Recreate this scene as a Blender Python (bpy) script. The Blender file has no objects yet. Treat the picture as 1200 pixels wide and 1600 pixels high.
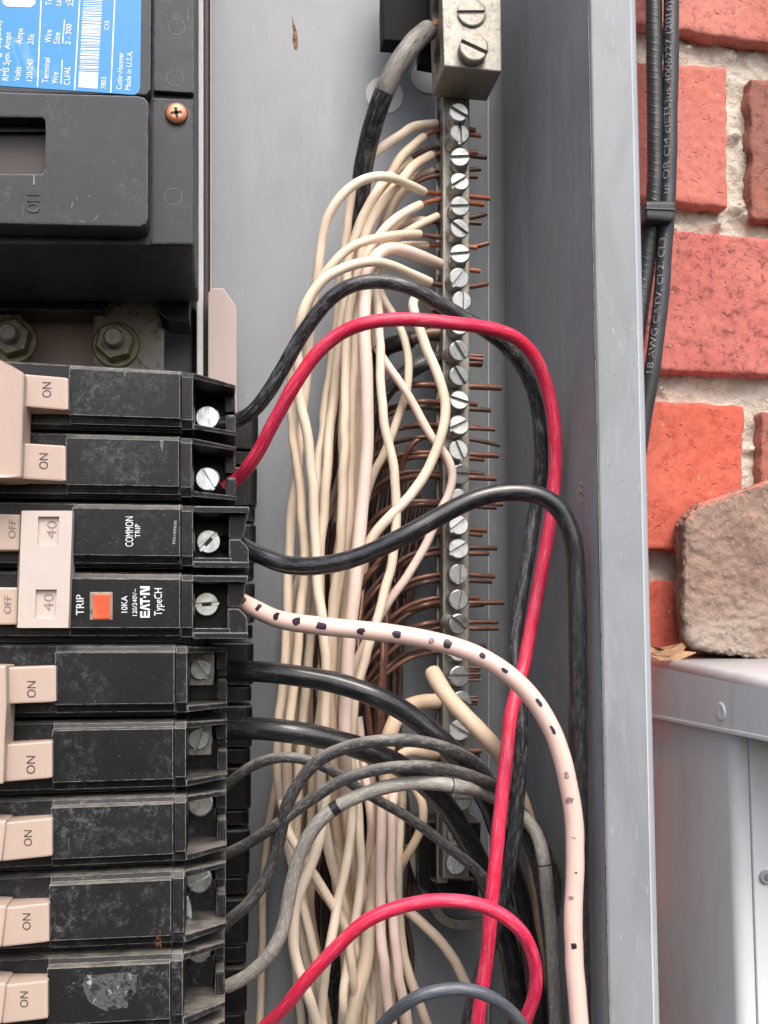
import bpy, bmesh, math, random
from mathutils import Vector, Matrix, noise
random.seed(7)
R = math.radians
sc = bpy.context.scene
COL = sc.collection

# ------------------------------------------------------------------ camera
FPX = 1800.0                       # focal length in photo pixels (photo 1200 x 1600)
YAW, PITCH, DIST = R(8.06), R(5.87), 405.0      # mm from the back of the enclosure
fw = Vector((math.sin(YAW)*math.cos(PITCH), math.cos(YAW)*math.cos(PITCH), math.sin(PITCH)))
rt = Vector((math.cos(YAW), -math.sin(YAW), 0))
up = rt.cross(fw)
CAM = Vector((0, -DIST, 0))
cd = bpy.data.cameras.new('camera'); co = bpy.data.objects.new('camera', cd); COL.objects.link(co)
cd.sensor_fit = 'VERTICAL'; cd.sensor_height = 36; cd.sensor_width = 27; cd.lens = 36*FPX/1600
cd.clip_start = 0.02; cd.clip_end = 50
m3 = Matrix((rt, up, -fw)).transposed()
co.matrix_world = Matrix.Translation(CAM*0.001) @ m3.to_4x4()
sc.camera = co

# ------------------------------------------------------------------ light: soft daylight from above, in front of the box
SUN_EL, SUN_AZ = R(52), R(6)      # azimuth to the right of straight out of the wall
sdir = Vector((math.sin(SUN_AZ)*math.cos(SUN_EL), -math.cos(SUN_AZ)*math.cos(SUN_EL), math.sin(SUN_EL)))
w = bpy.data.worlds.new('World'); sc.world = w; w.use_nodes = True
nt = w.node_tree; nt.nodes.clear()
sky = nt.nodes.new('ShaderNodeTexSky'); sky.sky_type = 'NISHITA'; sky.sun_disc = False
sky.sun_elevation = SUN_EL; sky.sun_rotation = math.atan2(sdir.x, sdir.y); sky.dust_density = 4.5; sky.air_density = 0.9; sky.ozone_density = 0.8
bg = nt.nodes.new('ShaderNodeBackground'); bg.inputs[1].default_value = 0.15
wo = nt.nodes.new('ShaderNodeOutputWorld')
nt.links.new(sky.outputs[0], bg.inputs[0]); nt.links.new(bg.outputs[0], wo.inputs[0])
sl = bpy.data.lights.new('sun', 'SUN'); sl.energy = 1.0; sl.angle = R(32); sl.color = (1, .965, .92)
so = bpy.data.objects.new('sun', sl); COL.objects.link(so)
so.rotation_euler = sdir.to_track_quat('Z', 'Y').to_euler()
sc.view_settings.view_transform = 'Standard'; sc.view_settings.look = 'None'
sc.view_settings.exposure = 1.08; sc.view_settings.gamma = 1
sc.render.engine = 'CYCLES'

# ------------------------------------------------------------------ photo pixel -> place
def ray(px, py): return fw + rt*((px-600)/FPX) - up*((py-800)/FPX)
def P(px, py, h):                  # point at height h (mm) in front of the enclosure back
    d = ray(px, py); t = (DIST-h)/d.y
    return CAM + d*t
def PX(px, py, X):                 # point on the plane x = X
    d = ray(px, py); return CAM + d*(X/d.x)
def scale(px, py, h):              # mm per pixel there
    d = ray(px, py); return (DIST-h)/d.y/FPX

# ------------------------------------------------------------------ mesh helpers (mm)
class MB:
    def __init__(s): s.v = []; s.f = []; s.uv = []; s.sm = []
    def add(s, vs, fs, smooth=False, uvs=None):
        o = len(s.v); s.v += [Vector(q) for q in vs]
        for i, f in enumerate(fs):
            s.f.append([o+k for k in f]); s.sm.append(smooth)
            s.uv.append(uvs[i] if uvs else None)
    def build(s, name, mat, parent=None, bevel=0, seg=2, origin=None, sub=None):
        if parent is not None: L = Vector(parent['_o'])
        elif origin is not None: L = Vector(origin)
        else:
            L = Vector((0, 0, 0))
            for q in s.v: L += q
            L /= max(1, len(s.v))
        me = bpy.data.meshes.new(name)
        me.from_pydata([(q-L)*0.001 for q in s.v], [], s.f)
        me.polygons.foreach_set('use_smooth', s.sm)
        if any(u is not None for u in s.uv):
            ul = me.uv_layers.new(name='UVMap')
            for p, u in zip(me.polygons, s.uv):
                if u:
                    for li, c in zip(p.loop_indices, u): ul.data[li].uv = c
        if bevel:
            bm = bmesh.new(); bm.from_mesh(me)
            bmesh.ops.recalc_face_normals(bm, faces=bm.faces)
            es = [e for e in bm.edges if len(e.link_faces) == 2 and e.calc_face_angle(0) > 0.35]
            bmesh.ops.bevel(bm, geom=es, offset=bevel*0.001, segments=seg, affect='EDGES', clamp_overlap=True, profile=.6)
            bm.to_mesh(me); bm.free()
        me.materials.append(mat)
        o = bpy.data.objects.new(name, me); COL.objects.link(o)
        o['_o'] = list(L)
        if parent is not None: o.parent = parent
        else: o.location = L*0.001
        return o
ALL = []
def tag(o, label, cat, group=None, kind=None):
    o['label'] = label; o['category'] = cat
    if group: o['group'] = group
    if kind: o['kind'] = kind
    return o
def thing(name, label, cat, loc, group=None):
    o = bpy.data.objects.new(name, None); COL.objects.link(o); o.empty_display_size = .01
    o['_o'] = list(loc); o.location = Vector(loc)*0.001
    return tag(o, label, cat, group)

def slab_geo(mb, pts, hb, href=None):
    """front polygon through photo pixels (px,py,h), drawn straight back to height hb"""
    f = []
    for p in pts:
        f.append(P(*p) if href is None else None)
    if href is not None:
        f = [Vector((P(p[0], p[1], href).x, -p[2], P(p[0], p[1], href).z)) for p in pts]
    n = len(f); b = [Vector((q.x, -hb, q.z)) for q in f]
    mb.add(f+b, [list(range(n)), list(range(2*n-1, n-1, -1))] + [[i, n+i, n+(i+1) % n, (i+1) % n] for i in range(n)])
def slab(name, pts, hb, mat, parent=None, bevel=.4, href=None, seg=2):
    mb = MB(); slab_geo(mb, pts, hb, href); return mb.build(name, mat, parent, bevel, seg)
def rect(x0, y0, x1, y1, h): return [(x0, y0, h), (x0, y1, h), (x1, y1, h), (x1, y0, h)]
def box_geo(mb, x0, x1, y0, y1, z0, z1):
    v = [(x, y, z) for x in (x0, x1) for y in (y0, y1) for z in (z0, z1)]
    mb.add(v, [(0, 1, 3, 2), (4, 6, 7, 5), (0, 4, 5, 1), (2, 3, 7, 6), (0, 2, 6, 4), (1, 5, 7, 3)])
def lathe_geo(mb, c, prof, n=28, smooth=False, rot=0):
    """rings (r, h) about an axis that points out of the wall through c (x,z)"""
    vs = []
    for r, h in prof:
        for k in range(n):
            a = 2*math.pi*k/n+rot; vs.append((c[0]+r*math.cos(a), -h, c[1]+r*math.sin(a)))
    fs = [[j*n+k, j*n+(k+1) % n, (j+1)*n+(k+1) % n, (j+1)*n+k] for j in range(len(prof)-1) for k in range(n)]
    mb.add(vs, fs, smooth)
    mb.add(vs[-n:], [list(range(n))[::-1]]); mb.add(vs[:n], [list(range(n))])

def cr(points, step=1.1):
    """centripetal Catmull-Rom through points, resampled"""
    p = [points[0]*2-points[1]] + points + [points[-1]*2-points[-2]]
    out = []
    for i in range(1, len(p)-2):
        p0, p1, p2, p3 = p[i-1:i+3]
        t0 = 0; t1 = t0+max(1e-4, (p1-p0).length**.5); t2 = t1+max(1e-4, (p2-p1).length**.5); t3 = t2+max(1e-4, (p3-p2).length**.5)
        n = max(2, int((p2-p1).length/step))
        for k in range(n):
            t = t1+(t2-t1)*k/n
            a1 = p0*((t1-t)/(t1-t0))+p1*((t-t0)/(t1-t0)); a2 = p1*((t2-t)/(t2-t1))+p2*((t-t1)/(t2-t1)); a3 = p2*((t3-t)/(t3-t2))+p3*((t-t2)/(t3-t2))
            b1 = a1*((t2-t)/(t2-t0))+a2*((t-t0)/(t2-t0)); b2 = a2*((t3-t)/(t3-t1))+a3*((t-t1)/(t3-t1))
            out.append(b1*((t2-t)/(t2-t1))+b2*((t-t1)/(t2-t1)))
    out.append(points[-1].copy())
    return out
def smooth_path(q, it=6):
    for _ in range(it):
        q = [q[0]]+[q[i]*.5+(q[i-1]+q[i+1])*.25 for i in range(1, len(q)-1)]+[q[-1]]
    return q
class Path:
    def __init__(s, q, r):
        s.q = q; s.r = r; n = len(q)
        s.t = [(q[min(n-1, i+1)]-q[max(0, i-1)]).normalized() for i in range(n)]
        s.d = [0]
        for i in range(1, n): s.d.append(s.d[-1]+(q[i]-q[i-1]).length)
    def at(s, d):
        i = 0
        lo, hi = 0, len(s.d)-1
        while hi-lo > 1:
            m = (lo+hi)//2
            if s.d[m] <= d: lo = m
            else: hi = m
        f = (d-s.d[lo])/max(1e-6, s.d[hi]-s.d[lo]); f = min(1, max(0, f))
        return s.q[lo].lerp(s.q[hi], f), s.t[lo].lerp(s.t[hi], f).normalized()
    def surf(s, d, phi, off=.05):
        p, t = s.at(d); n = CAM-p; n = (n-t*n.dot(t)).normalized(); b = n.cross(t)
        return p+(n*math.cos(phi)+b*math.sin(phi))*(s.r+off)
def tube_geo(mb, q, r, n=14, wob=.02, seed=0, rr=None):
    t = [(q[min(len(q)-1, i+1)]-q[max(0, i-1)]).normalized() for i in range(len(q))]
    a = Vector((0, -1, 0)); a = (a-t[0]*a.dot(t[0])).normalized()
    if a.length < .1: a = t[0].orthogonal().normalized()
    vs = []; d = 0; ds = []
    for i, p in enumerate(q):
        a = (a-t[i]*a.dot(t[i])).normalized(); b = t[i].cross(a)
        if i: d += (q[i]-q[i-1]).length
        ds.append(d)
        ri = (rr[i] if rr else r)*(1+wob*noise.noise(Vector((d*.12, seed, 0)))*2)
        for k in range(n):
            g = 2*math.pi*k/n; vs.append(p+(a*math.cos(g)+b*math.sin(g))*ri)
    fs = []; uv = []
    for i in range(len(q)-1):
        for k in range(n):
            k2 = (k+1) % n
            fs.append([i*n+k, i*n+k2, (i+1)*n+k2, (i+1)*n+k])
            u0, u1 = ds[i]/10+seed*3.7, ds[i+1]/10+seed*3.7
            uv.append([(u0, k/n), (u0, (k+1)/n), (u1, (k+1)/n), (u1, k/n)])
    mb.add(vs, fs, True, uv)
    mb.add(vs[:n], [list(range(n))[::-1]], False, [[(0, 0)]*n]); mb.add(vs[-n:], [list(range(n))], False, [[(0, 0)]*n])

# ------------------------------------------------------------------ materials
def lin(c): return tuple(((x/255)/12.92 if x/255 <= .04045 else ((x/255+.055)/1.055)**2.4) for x in c)+(1,)
class M:
    def __init__(s, name, base, rough=.5, metal=0, spec=.5):
        s.m = bpy.data.materials.new(name); s.m.use_nodes = True; s.nt = s.m.node_tree
        s.b = s.nt.nodes['Principled BSDF']; s.col = None
        s.b.inputs['Base Color'].default_value = base if len(base) == 4 else tuple(base)+(1,)
        s.b.inputs['Roughness'].default_value = rough; s.b.inputs['Metallic'].default_value = metal
        s.b.inputs['Specular IOR Level'].default_value = spec; s.base = s.b.inputs['Base Color'].default_value[:]
    def n(s, t, **k):
        x = s.nt.nodes.new(t)
        for a, b in k.items(): setattr(x, a, b)
        return x
    def l(s, a, b): s.nt.links.new(a, b)
    def coord(s, kind='Object', sc3=(1, 1, 1)):
        if kind == 'Object': tc = s.n('ShaderNodeNewGeometry'); kind = 'Position'
        else: tc = s.n('ShaderNodeTexCoord')
        mp = s.n('ShaderNodeMapping'); mp.inputs['Scale'].default_value = sc3
        s.l(tc.outputs[kind], mp.inputs[0]); return mp.outputs[0]
    def noise(s, sc=1000, det=4, co=None, rough=.6, dist=0):
        x = s.n('ShaderNodeTexNoise'); x.inputs['Scale'].default_value = sc; x.inputs['Detail'].default_value = det
        x.inputs['Roughness'].default_value = rough; x.inputs['Distortion'].default_value = dist
        s.l(co if co is not None else s.coord(), x.inputs['Vector']); return x.outputs[0]
    def ramp(s, src, a, b):
        x = s.n('ShaderNodeMapRange'); x.inputs[1].default_value = a; x.inputs[2].default_value = b; s.l(src, x.inputs[0]); x.clamp = True
        return x.outputs[0]
    def mul(s, a, b, op='MULTIPLY'):
        x = s.n('ShaderNodeMath', operation=op)
        for i, q in enumerate((a, b)):
            if isinstance(q, (int, float)): x.inputs[i].default_value = q
            else: s.l(q, x.inputs[i])
        x.use_clamp = True
        return x.outputs[0]
    def mix(s, fac, col):
        x = s.n('ShaderNodeMix', data_type='RGBA')
        if isinstance(fac, (int, float)): x.inputs[0].default_value = fac
        else: s.l(fac, x.inputs[0])
        if s.col is None: x.inputs[6].default_value = s.base
        else: s.l(s.col, x.inputs[6])
        x.inputs[7].default_value = col if len(col) == 4 else tuple(col)+(1,)
        s.col = x.outputs[2]; s.l(s.col, s.b.inputs['Base Color']); return s
    def bump(s, src, dist=.1, strength=.5):
        x = s.n('ShaderNodeBump'); x.inputs['Strength'].default_value = strength; x.inputs['Distance'].default_value = dist*.001
        s.l(src, x.inputs['Height']); prev = s.b.inputs['Normal'].links
        if prev: s.l(prev[0].from_socket, x.inputs['Normal'])
        s.l(x.outputs[0], s.b.inputs['Normal']); return s
    def rough(s, src, a, b):
        x = s.n('ShaderNodeMapRange'); x.inputs[3].default_value = a; x.inputs[4].default_value = b; s.l(src, x.inputs[0]); s.l(x.outputs[0], s.b.inputs['Roughness']); return s
    def edge(s, rad=.25, a=.02, b=.2):
        bv = s.n('ShaderNodeBevel', samples=4); bv.inputs[0].default_value = rad*.001
        g = s.n('ShaderNodeNewGeometry'); d = s.n('ShaderNodeVectorMath', operation='DOT_PRODUCT')
        s.l(bv.outputs[0], d.inputs[0]); s.l(g.outputs['True Normal'], d.inputs[1])
        x = s.mul(1.0, d.outputs['Value'], 'SUBTRACT')
        return s.ramp(x, a, b)
    def upness(s, a=.3, b=.95):
        g = s.n('ShaderNodeNewGeometry'); x = s.n('ShaderNodeSeparateXYZ'); s.l(g.outputs['Normal'], x.inputs[0]); return s.ramp(x.outputs[2], a, b)

MAT = {}
def paint(name, base, rough=.42, chalk=.5):
    m = M(name, lin(base), rough)
    c = m.coord(sc3=(1, 1, .35))
    m.mix(m.mul(m.ramp(m.noise(14, 5, c), .35, .75), .35), lin([min(255, x+22) for x in base]))
    m.mix(m.mul(m.ramp(m.noise(45, 6, c, dist=1), .50, .68), .4*chalk), lin([x*.80 for x in base]))
    m.mix(m.mul(m.ramp(m.noise(30, 8, m.coord(sc3=(2.5, 2.5, .5)), .7), .54, .70), .45*chalk), lin([min(255, x+38) for x in base]))
    m.mix(m.mul(m.mul(m.ramp(m.noise(260, 2, m.coord(sc3=(7, 7, .35)), .4, .3), .70, .73), m.ramp(m.noise(40, 3), .45, .6)), .55*chalk), lin((205, 207, 206)))
    m.mix(m.mul(m.ramp(m.noise(110, 5, rough=.7), .66, .74), .35*chalk), lin((118, 112, 98)))
    m.mix(m.mul(m.ramp(m.noise(900, 3, m.coord(sc3=(1, 1, .3))), .69, .73), .5*chalk), lin((215, 215, 212)))
    m.mix(m.mul(m.ramp(m.noise(700, 2), .74, .76), .7*chalk), lin((70, 64, 58)))
    m.bump(m.noise(1300, 2), .04, .35); m.bump(m.noise(60, 2), .5, .12)
    m.rough(m.noise(80, 4), rough-.1, rough+.15)
    return m.m
MAT['paint'] = paint('grey_enclosure_paint', (132, 138, 144))
MAT['paint_wall'] = paint('grey_side_paint', (128, 133, 137), .42, .9)
MAT['paint_white'] = paint('pale_grey_paint', (208, 211, 213), .35, .6)
MAT['paint_edge'] = paint('pale_rim_light_and_screw_paint', (150, 156, 160), .3, .4)  # paler than the wall coat: paints in the light caught by the rim
MAT['paint_light'] = paint('light_dimple_paint', (192, 193, 197), .4, .2)

def plastic(name, base, rough=.32, wear=.8, dust=.35, smudge=.25):
    m = M(name, lin(base), rough, 0, .3)
    m.mix(m.mul(m.ramp(m.noise(55, 6, dist=.6), .45, .75), .5), lin([x+10 for x in base]))
    zone = m.ramp(m.noise(48, 3), .46, .62)
    m.mix(m.mul(m.mul(zone, m.ramp(m.noise(420, 9, m.coord(sc3=(1, 1, .9)), .88, 0), .50, .64)), smudge), lin((150, 153, 157)))
    m.mix(m.mul(m.ramp(m.noise(2100, 2), .71, .75), .5), lin((165, 165, 162)))
    m.mix(m.mul(m.ramp(m.noise(150, 3, m.coord(sc3=(5, 5, .5)), .6, .5), .72, .75), .35), lin((150, 150, 150)))
    e = m.edge(.22, .006, .06)
    m.mix(m.mul(m.mul(e, m.ramp(m.noise(420, 5, rough=.7), .36, .50)), wear), lin((190, 190, 188)))
    m.mix(m.mul(m.mul(m.upness(.5, .98), m.ramp(m.noise(200, 5), .25, .6)), dust), lin((140, 136, 126)))
    m.bump(m.noise(1600, 3), .03, .4); m.bump(m.noise(120, 2), .2, .15)
    m.rough(m.noise(150, 6), rough-.08, rough+.25)
    return m.m
MAT['black'] = plastic('black_breaker_plastic', (18, 19, 21), .3, .9, .35, .3)
MAT['black_dusty'] = plastic('dusty_black_breaker_plastic', (23, 23, 24), .38, .8, .7, .42)
MAT['black_new'] = plastic('newer_black_breaker_plastic', (17, 18, 20), .25, 1.0, .2, .12)
MAT['mb'] = plastic('dark_grey_main_breaker_plastic', (50, 53, 58), .38, .5, .12, .12)
MAT['black_deep'] = plastic('black_moulded_plastic', (13, 13, 15), .3, .7, .4, .1)

def handle(name, base):
    m = M(name, lin(base), .42)
    m.mix(m.mul(m.ramp(m.noise(120, 5), .4, .75), .25), lin([x*.9 for x in base]))
    m.mix(m.mul(m.ramp(m.noise(1100, 3), .69, .73), .5), lin((120, 100, 90)))
    m.mix(m.mul(m.edge(.3), .5), lin((222, 206, 196)))
    m.bump(m.noise(900, 3), .03, .3); return m.m
MAT['handle'] = handle('pinkish_beige_toggle_plastic', (180, 160, 147))
MAT['handle_tie'] = handle('pale_beige_tie_plastic', (188, 176, 168))
MAT['barrier'] = handle('dusty_pink_barrier_plastic', (176, 160, 155))
m = M('engraved_dark_ink', lin((70, 56, 52)), .7); m.mix(m.ramp(m.noise(900, 2), .5, .7), lin((96, 80, 74))); MAT['ink'] = m.m
m = M('plain_black_plastic', lin((8, 8, 10)), .6, 0, .15); m.bump(m.noise(900, 3), .03, .4); MAT['blackp'] = m.m
m = M('engraved_brown_ink', lin((132, 112, 104)), .7); m.mix(m.ramp(m.noise(900, 2), .5, .7), lin((150, 130, 122))); MAT['ink2'] = m.m
m = M('white_print', lin((222, 226, 228)), .5); m.mix(m.mul(m.ramp(m.noise(1200, 3), .55, .7), .5), lin((120, 125, 130))); MAT['print'] = m.m
m = M('grey_cable_print', lin((128, 130, 134)), .5); m.mix(m.ramp(m.noise(1200, 3), .5, .65), lin((70, 72, 76))); MAT['cprint'] = m.m
m = M('blue_label_print', lin((28, 128, 190)), .3); m.mix(m.mul(m.ramp(m.noise(70, 6, dist=.8), .62, .78), .4), lin((180, 205, 225)))
m.mix(m.mul(m.ramp(m.noise(600, 6), .62, .7), .2), lin((170, 200, 220))); m.bump(m.noise(150, 3), .05, .3); MAT['blue'] = m.m
m = M('orange_trip_button', lin((222, 78, 40)), .35); m.mix(m.ramp(m.noise(220, 4), .5, .8), lin((240, 120, 84))); m.mix(m.mul(m.edge(.3), .5), lin((240, 160, 130))); MAT['orange'] = m.m
m = M('black_marker_ink', lin((34, 26, 40)), .45); m.mix(m.mul(m.ramp(m.noise(1500, 4), .5, .7), .5), lin((105, 80, 100))); MAT['marker'] = m.m
m = M('faded_marker_ink', lin((120, 92, 104)), .5); m.mix(m.mul(m.ramp(m.noise(1500, 4), .45, .62), .8), lin((205, 170, 165))); MAT['marker_faded'] = m.m

def metal(name, base, rough=.35, pit=.5, dirt=(90, 88, 82), sc=700):
    m = M(name, lin(base), rough, .92)
    m.mix(m.mul(m.ramp(m.noise(sc, 6), .52, .72), pit), lin(dirt))
    m.mix(m.mul(m.ramp(m.noise(120, 4), .5, .8), .3), lin([x*.8 for x in base]))
    m.bump(m.noise(sc*1.5, 4), .05, .5); m.rough(m.noise(400, 5), rough-.08, rough+.3); return m.m
MAT['alum'] = metal('oxidised_aluminium', (158, 155, 147), .48, .7)
MAT['zinc'] = metal('zinc_plated_steel', (172, 175, 174), .34, .8, (110, 112, 112), 500)
MAT['zinc_bright'] = metal('bright_zinc_screw_steel', (222, 228, 232), .18, .5, (110, 118, 122), 260)
MAT['bus'] = metal('stained_tin_plated_bus', (150, 148, 140), .55, .9, (70, 68, 62), 350)
MAT['brass'] = metal('yellow_zinc_nut', (124, 122, 98), .38, .7, (56, 60, 46), 260)
MAT['copperscrew'] = metal('copper_coloured_screw', (196, 132, 104), .35, .35, (110, 60, 40), 500)
def copper(name, base, dirt):
    m = M(name, lin(base), .42, .45)
    c = m.coord('UV', (1, 1, 1))
    m.mix(m.ramp(m.noise(3, 4, c), .4, .62), lin(dirt)); m.mix(m.mul(m.ramp(m.noise(14, 3, c), .62, .7), .4), lin((216, 150, 120)))
    m.bump(m.noise(900, 3), .03, .4); return m.m
MAT['copper'] = copper('tarnished_copper', (142, 102, 84), (108, 82, 72))
MAT['copper_bright'] = copper('fresh_copper', (190, 124, 94), (150, 96, 74))
MAT['copper_dull'] = copper('brown_oxidised_copper', (112, 90, 80), (90, 74, 66))

def wire(name, base, alt, scuff, amt=.3, rough=.35, fine=.3, dust=.0, bump=.03, coat=0, cu=.45, lo=.50, hi=.60):
    m = M(name, lin(base), rough, 0, .5); m.b.inputs['Coat Weight'].default_value = coat; m.b.inputs['Coat Roughness'].default_value = .12
    c = m.coord('UV', (1, 1, 1)); c2 = m.coord('UV', (cu, 4.5, 1)); 
    m.mix(m.mul(m.ramp(m.noise(.35, 4, c), .4, .65), .75), lin(alt))
    m.mix(m.mul(m.ramp(m.noise(4.5, 10, c2, .82), lo, hi), amt), lin(scuff))
    m.mix(m.mul(m.ramp(m.noise(1300, 3), .62, .70), fine), lin(scuff))
    if dust: m.mix(m.mul(m.mul(m.upness(.2, .9), m.ramp(m.noise(180, 5), .3, .6)), dust), lin((158, 154, 144)))
    m.bump(m.noise(4, 6, c2), bump*2, .5); m.bump(m.noise(800, 4), bump, .4)
    m.rough(m.noise(2.5, 6, c2), rough-.1, rough+.25)
    return m.m
MAT['cream'] = wire('aged_cream_insulation', (228, 214, 194), (218, 200, 176), (176, 150, 122), .34, .44, .2, cu=.35, lo=.50, hi=.66, bump=.05)
MAT['cream2'] = wire('pinkish_white_insulation', (226, 204, 192), (218, 195, 180), (184, 152, 134), .3, .44, .16, cu=.35, lo=.50, hi=.66, bump=.05)
MAT['cream3'] = wire('yellowed_white_insulation', (224, 207, 184), (212, 190, 164), (168, 140, 108), .36, .46, .2, cu=.35, lo=.50, hi=.66, bump=.05)
MAT['cream4'] = wire('dull_grey_white_insulation', (206, 190, 170), (190, 172, 150), (138, 120, 100), .42, .5, .25, cu=.35, lo=.50, hi=.66, bump=.05)
MAT['tan'] = wire('thick_beige_insulation', (216, 192, 168), (206, 180, 152), (160, 132, 100), .12, .5, .1, bump=.06)
MAT['pink'] = wire('glossy_pinkish_white_insulation', (226, 194, 182), (222, 192, 178), (200, 164, 152), .16, .26, .05, bump=.02, coat=.8)
MAT['red'] = wire('red_insulation', (204, 24, 62), (198, 40, 80), (228, 132, 150), .62, .4, .45, cu=.25, lo=.50, hi=.62)
MAT['blackw'] = wire('black_insulation', (22, 23, 25), (30, 31, 33), (130, 132, 134), .2, .28, .25, coat=.5)
MAT['blackw_scuff'] = wire('scuffed_black_insulation', (28, 30, 33), (42, 44, 47), (160, 162, 164), .4, .32, .4, .12)
MAT['greyw'] = wire('dusty_black_insulation', (44, 45, 48), (64, 65, 66), (176, 173, 165), .5, .4, .35, .65, bump=.09, cu=.9, lo=.50, hi=.62)
MAT['greyw2'] = wire('peeling_grey_insulation', (116, 114, 108), (146, 142, 134), (196, 192, 182), .6, .45, .35, .5, bump=.11, cu=.8, lo=.47, hi=.6)
MAT['slate'] = wire('slate_grey_insulation', (66, 72, 80), (78, 84, 92), (150, 154, 158), .3, .35, .3)
MAT['cable'] = wire('black_cable_jacket', (40, 41, 44), (50, 51, 54), (110, 112, 115), .1, .3, .05)
MAT['tape'] = wire('white_painted_tape', (140, 138, 131), (72, 72, 70), (46, 46, 46), .95, .5, .3, bump=.12)

def brickm(name, base, alt, dark, salm=.5):
    m = M(name, lin(base), .85, 0, .3)
    m.mix(m.mul(m.ramp(m.noise(22, 5, dist=.5), .4, .65), .8), lin(alt))
    m.mix(m.mul(m.ramp(m.noise(230, 9, rough=.8), .50, .62), salm), lin(dark))
    m.mix(m.mul(m.ramp(m.noise(90, 9, rough=.8), .54, .72), salm*.5), lin([x*.75 for x in dark]))
    m.mix(m.mul(m.ramp(m.noise(500, 3), .70, .74), .7), lin((236, 196, 180)))
    m.mix(m.mul(m.ramp(m.noise(420, 3), .73, .76), .8), lin((80, 40, 36)))
    m.bump(m.noise(90, 6), .9, .7); m.bump(m.noise(520, 6, rough=.7), .35, .9); m.bump(m.ramp(m.noise(330, 2), .70, .64), .5, .8)
    return m.m
MAT['brick_a'] = brickm('salmon_brick', (186, 112, 99), (198, 130, 117), (144, 84, 76), .8)
MAT['brick_b'] = brickm('pink_salmon_brick', (192, 118, 105), (184, 104, 91), (152, 84, 75), .65)
MAT['brick_c'] = brickm('mottled_red_brick', (176, 96, 88), (188, 116, 106), (118, 64, 60), .95)
MAT['brick_d'] = brickm('bright_orange_red_brick', (188, 90, 72), (188, 102, 86), (150, 60, 44), .7)
MAT['brick_e'] = brickm('brown_purple_brick', (136, 92, 82), (162, 100, 86), (92, 64, 60), .8)
m = M('pale_sandy_mortar', lin((206, 199, 187)), .95, 0, .2)
m.mix(m.mul(m.ramp(m.noise(60, 6), .4, .7), .6), lin((166, 154, 136))); m.mix(m.mul(m.ramp(m.noise(900, 4), .6, .7), .6), lin((130, 120, 104)))
m.mix(m.mul(m.ramp(m.noise(1100, 3), .64, .7), .6), lin((222, 216, 204)))
m.bump(m.noise(500, 5), 1.2, 1); m.bump(m.noise(1600, 3), .4, 1); MAT['mortar'] = m.m
m = M('weathered_sandstone', lin((148, 126, 114)), .92, 0, .2)
m.mix(m.mul(m.ramp(m.noise(35, 6, dist=.8), .42, .62), .7), lin((126, 104, 94)))
g = m.n('ShaderNodeTexCoord'); sx = m.n('ShaderNodeSeparateXYZ'); m.l(g.outputs['Object'], sx.inputs[0])
low = m.ramp(m.mul(sx.outputs[2], m.mul(m.noise(60, 5), .02), 'ADD'), -.004, -.024)
MR = m.n('ShaderNodeMapRange'); MR.inputs[1].default_value = -.006; MR.inputs[2].default_value = -.022; m.l(sx.outputs[2], MR.inputs[0])
m.mix(m.mul(m.mul(MR.outputs[0], m.ramp(m.noise(60, 6), .3, .6)), .75), lin((170, 160, 148)))
m.mix(m.mul(m.ramp(m.noise(800, 5), .58, .68), .5), lin((196, 166, 144))); m.mix(m.mul(m.ramp(m.noise(500, 4), .66, .7), .7), lin((92, 66, 56)))
m.mix(m.mul(m.mul(m.upness(.35, .8), m.ramp(m.noise(120, 4), .35, .55)), .8), lin((206, 130, 112)))
m.bump(m.noise(160, 9, rough=.75), 1.6, .9); m.bump(m.noise(900, 5), .5, 1); MAT['stone'] = m.m
m = M('dry_leaf', lin((156, 122, 88)), .7); m.mix(m.ramp(m.noise(200, 4), .4, .7), lin((110, 78, 56))); MAT['leaf'] = m.m
m = M('brown_dirt', lin((92, 66, 42)), .9); m.mix(m.ramp(m.noise(900, 4), .4, .6), lin((146, 120, 84))); MAT['dirt'] = m.m
m = M('dark_window_plastic_and_gap_shade', lin((50, 42, 40)), .5); m.mix(m.ramp(m.noise(90, 4), .4, .7), lin((62, 51, 47))); MAT['brownp'] = m.m

# ------------------------------------------------------------------ text
def text_mesh(s):
    cu = bpy.data.curves.new('t', 'FONT'); cu.body = s; cu.size = 1; cu.resolution_u = 3
    o = bpy.data.objects.new('t', cu); COL.objects.link(o)
    dg = bpy.context.evaluated_depsgraph_get(); me = bpy.data.meshes.new_from_object(o.evaluated_get(dg))
    v = [q.co.copy() for q in me.vertices]; f = [list(p.vertices) for p in me.polygons]
    bpy.data.objects.remove(o); bpy.data.curves.remove(cu); bpy.data.meshes.remove(me)
    return v, f
def text_px(name, s, p0, p1, hpx, h, mat, parent, proud=.06, label=None, up_left=True, thick=0):
    """writing whose baseline runs from photo point p0 to p1, hpx tall (capitals), lying at height h"""
    v, f = text_mesh(s)
    x0 = min(q.x for q in v); x1 = max(q.x for q in v)
    A, B = P(*p0, h), P(*p1, h); d = B-A; L = d.length; d.normalize()
    n = Vector((0, -1, 0)); u = n.cross(d).normalized(); k = hpx*scale(p0[0], p0[1], h)/.70
    mb = MB(); vs = [A+d*((q.x-x0)/(x1-x0)*L)+u*(q.y*k)+n*proud for q in v]
    mb.add(vs, f)
    if thick:
        bm = None
    o = mb.build(name, mat, parent)
    return o
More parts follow.
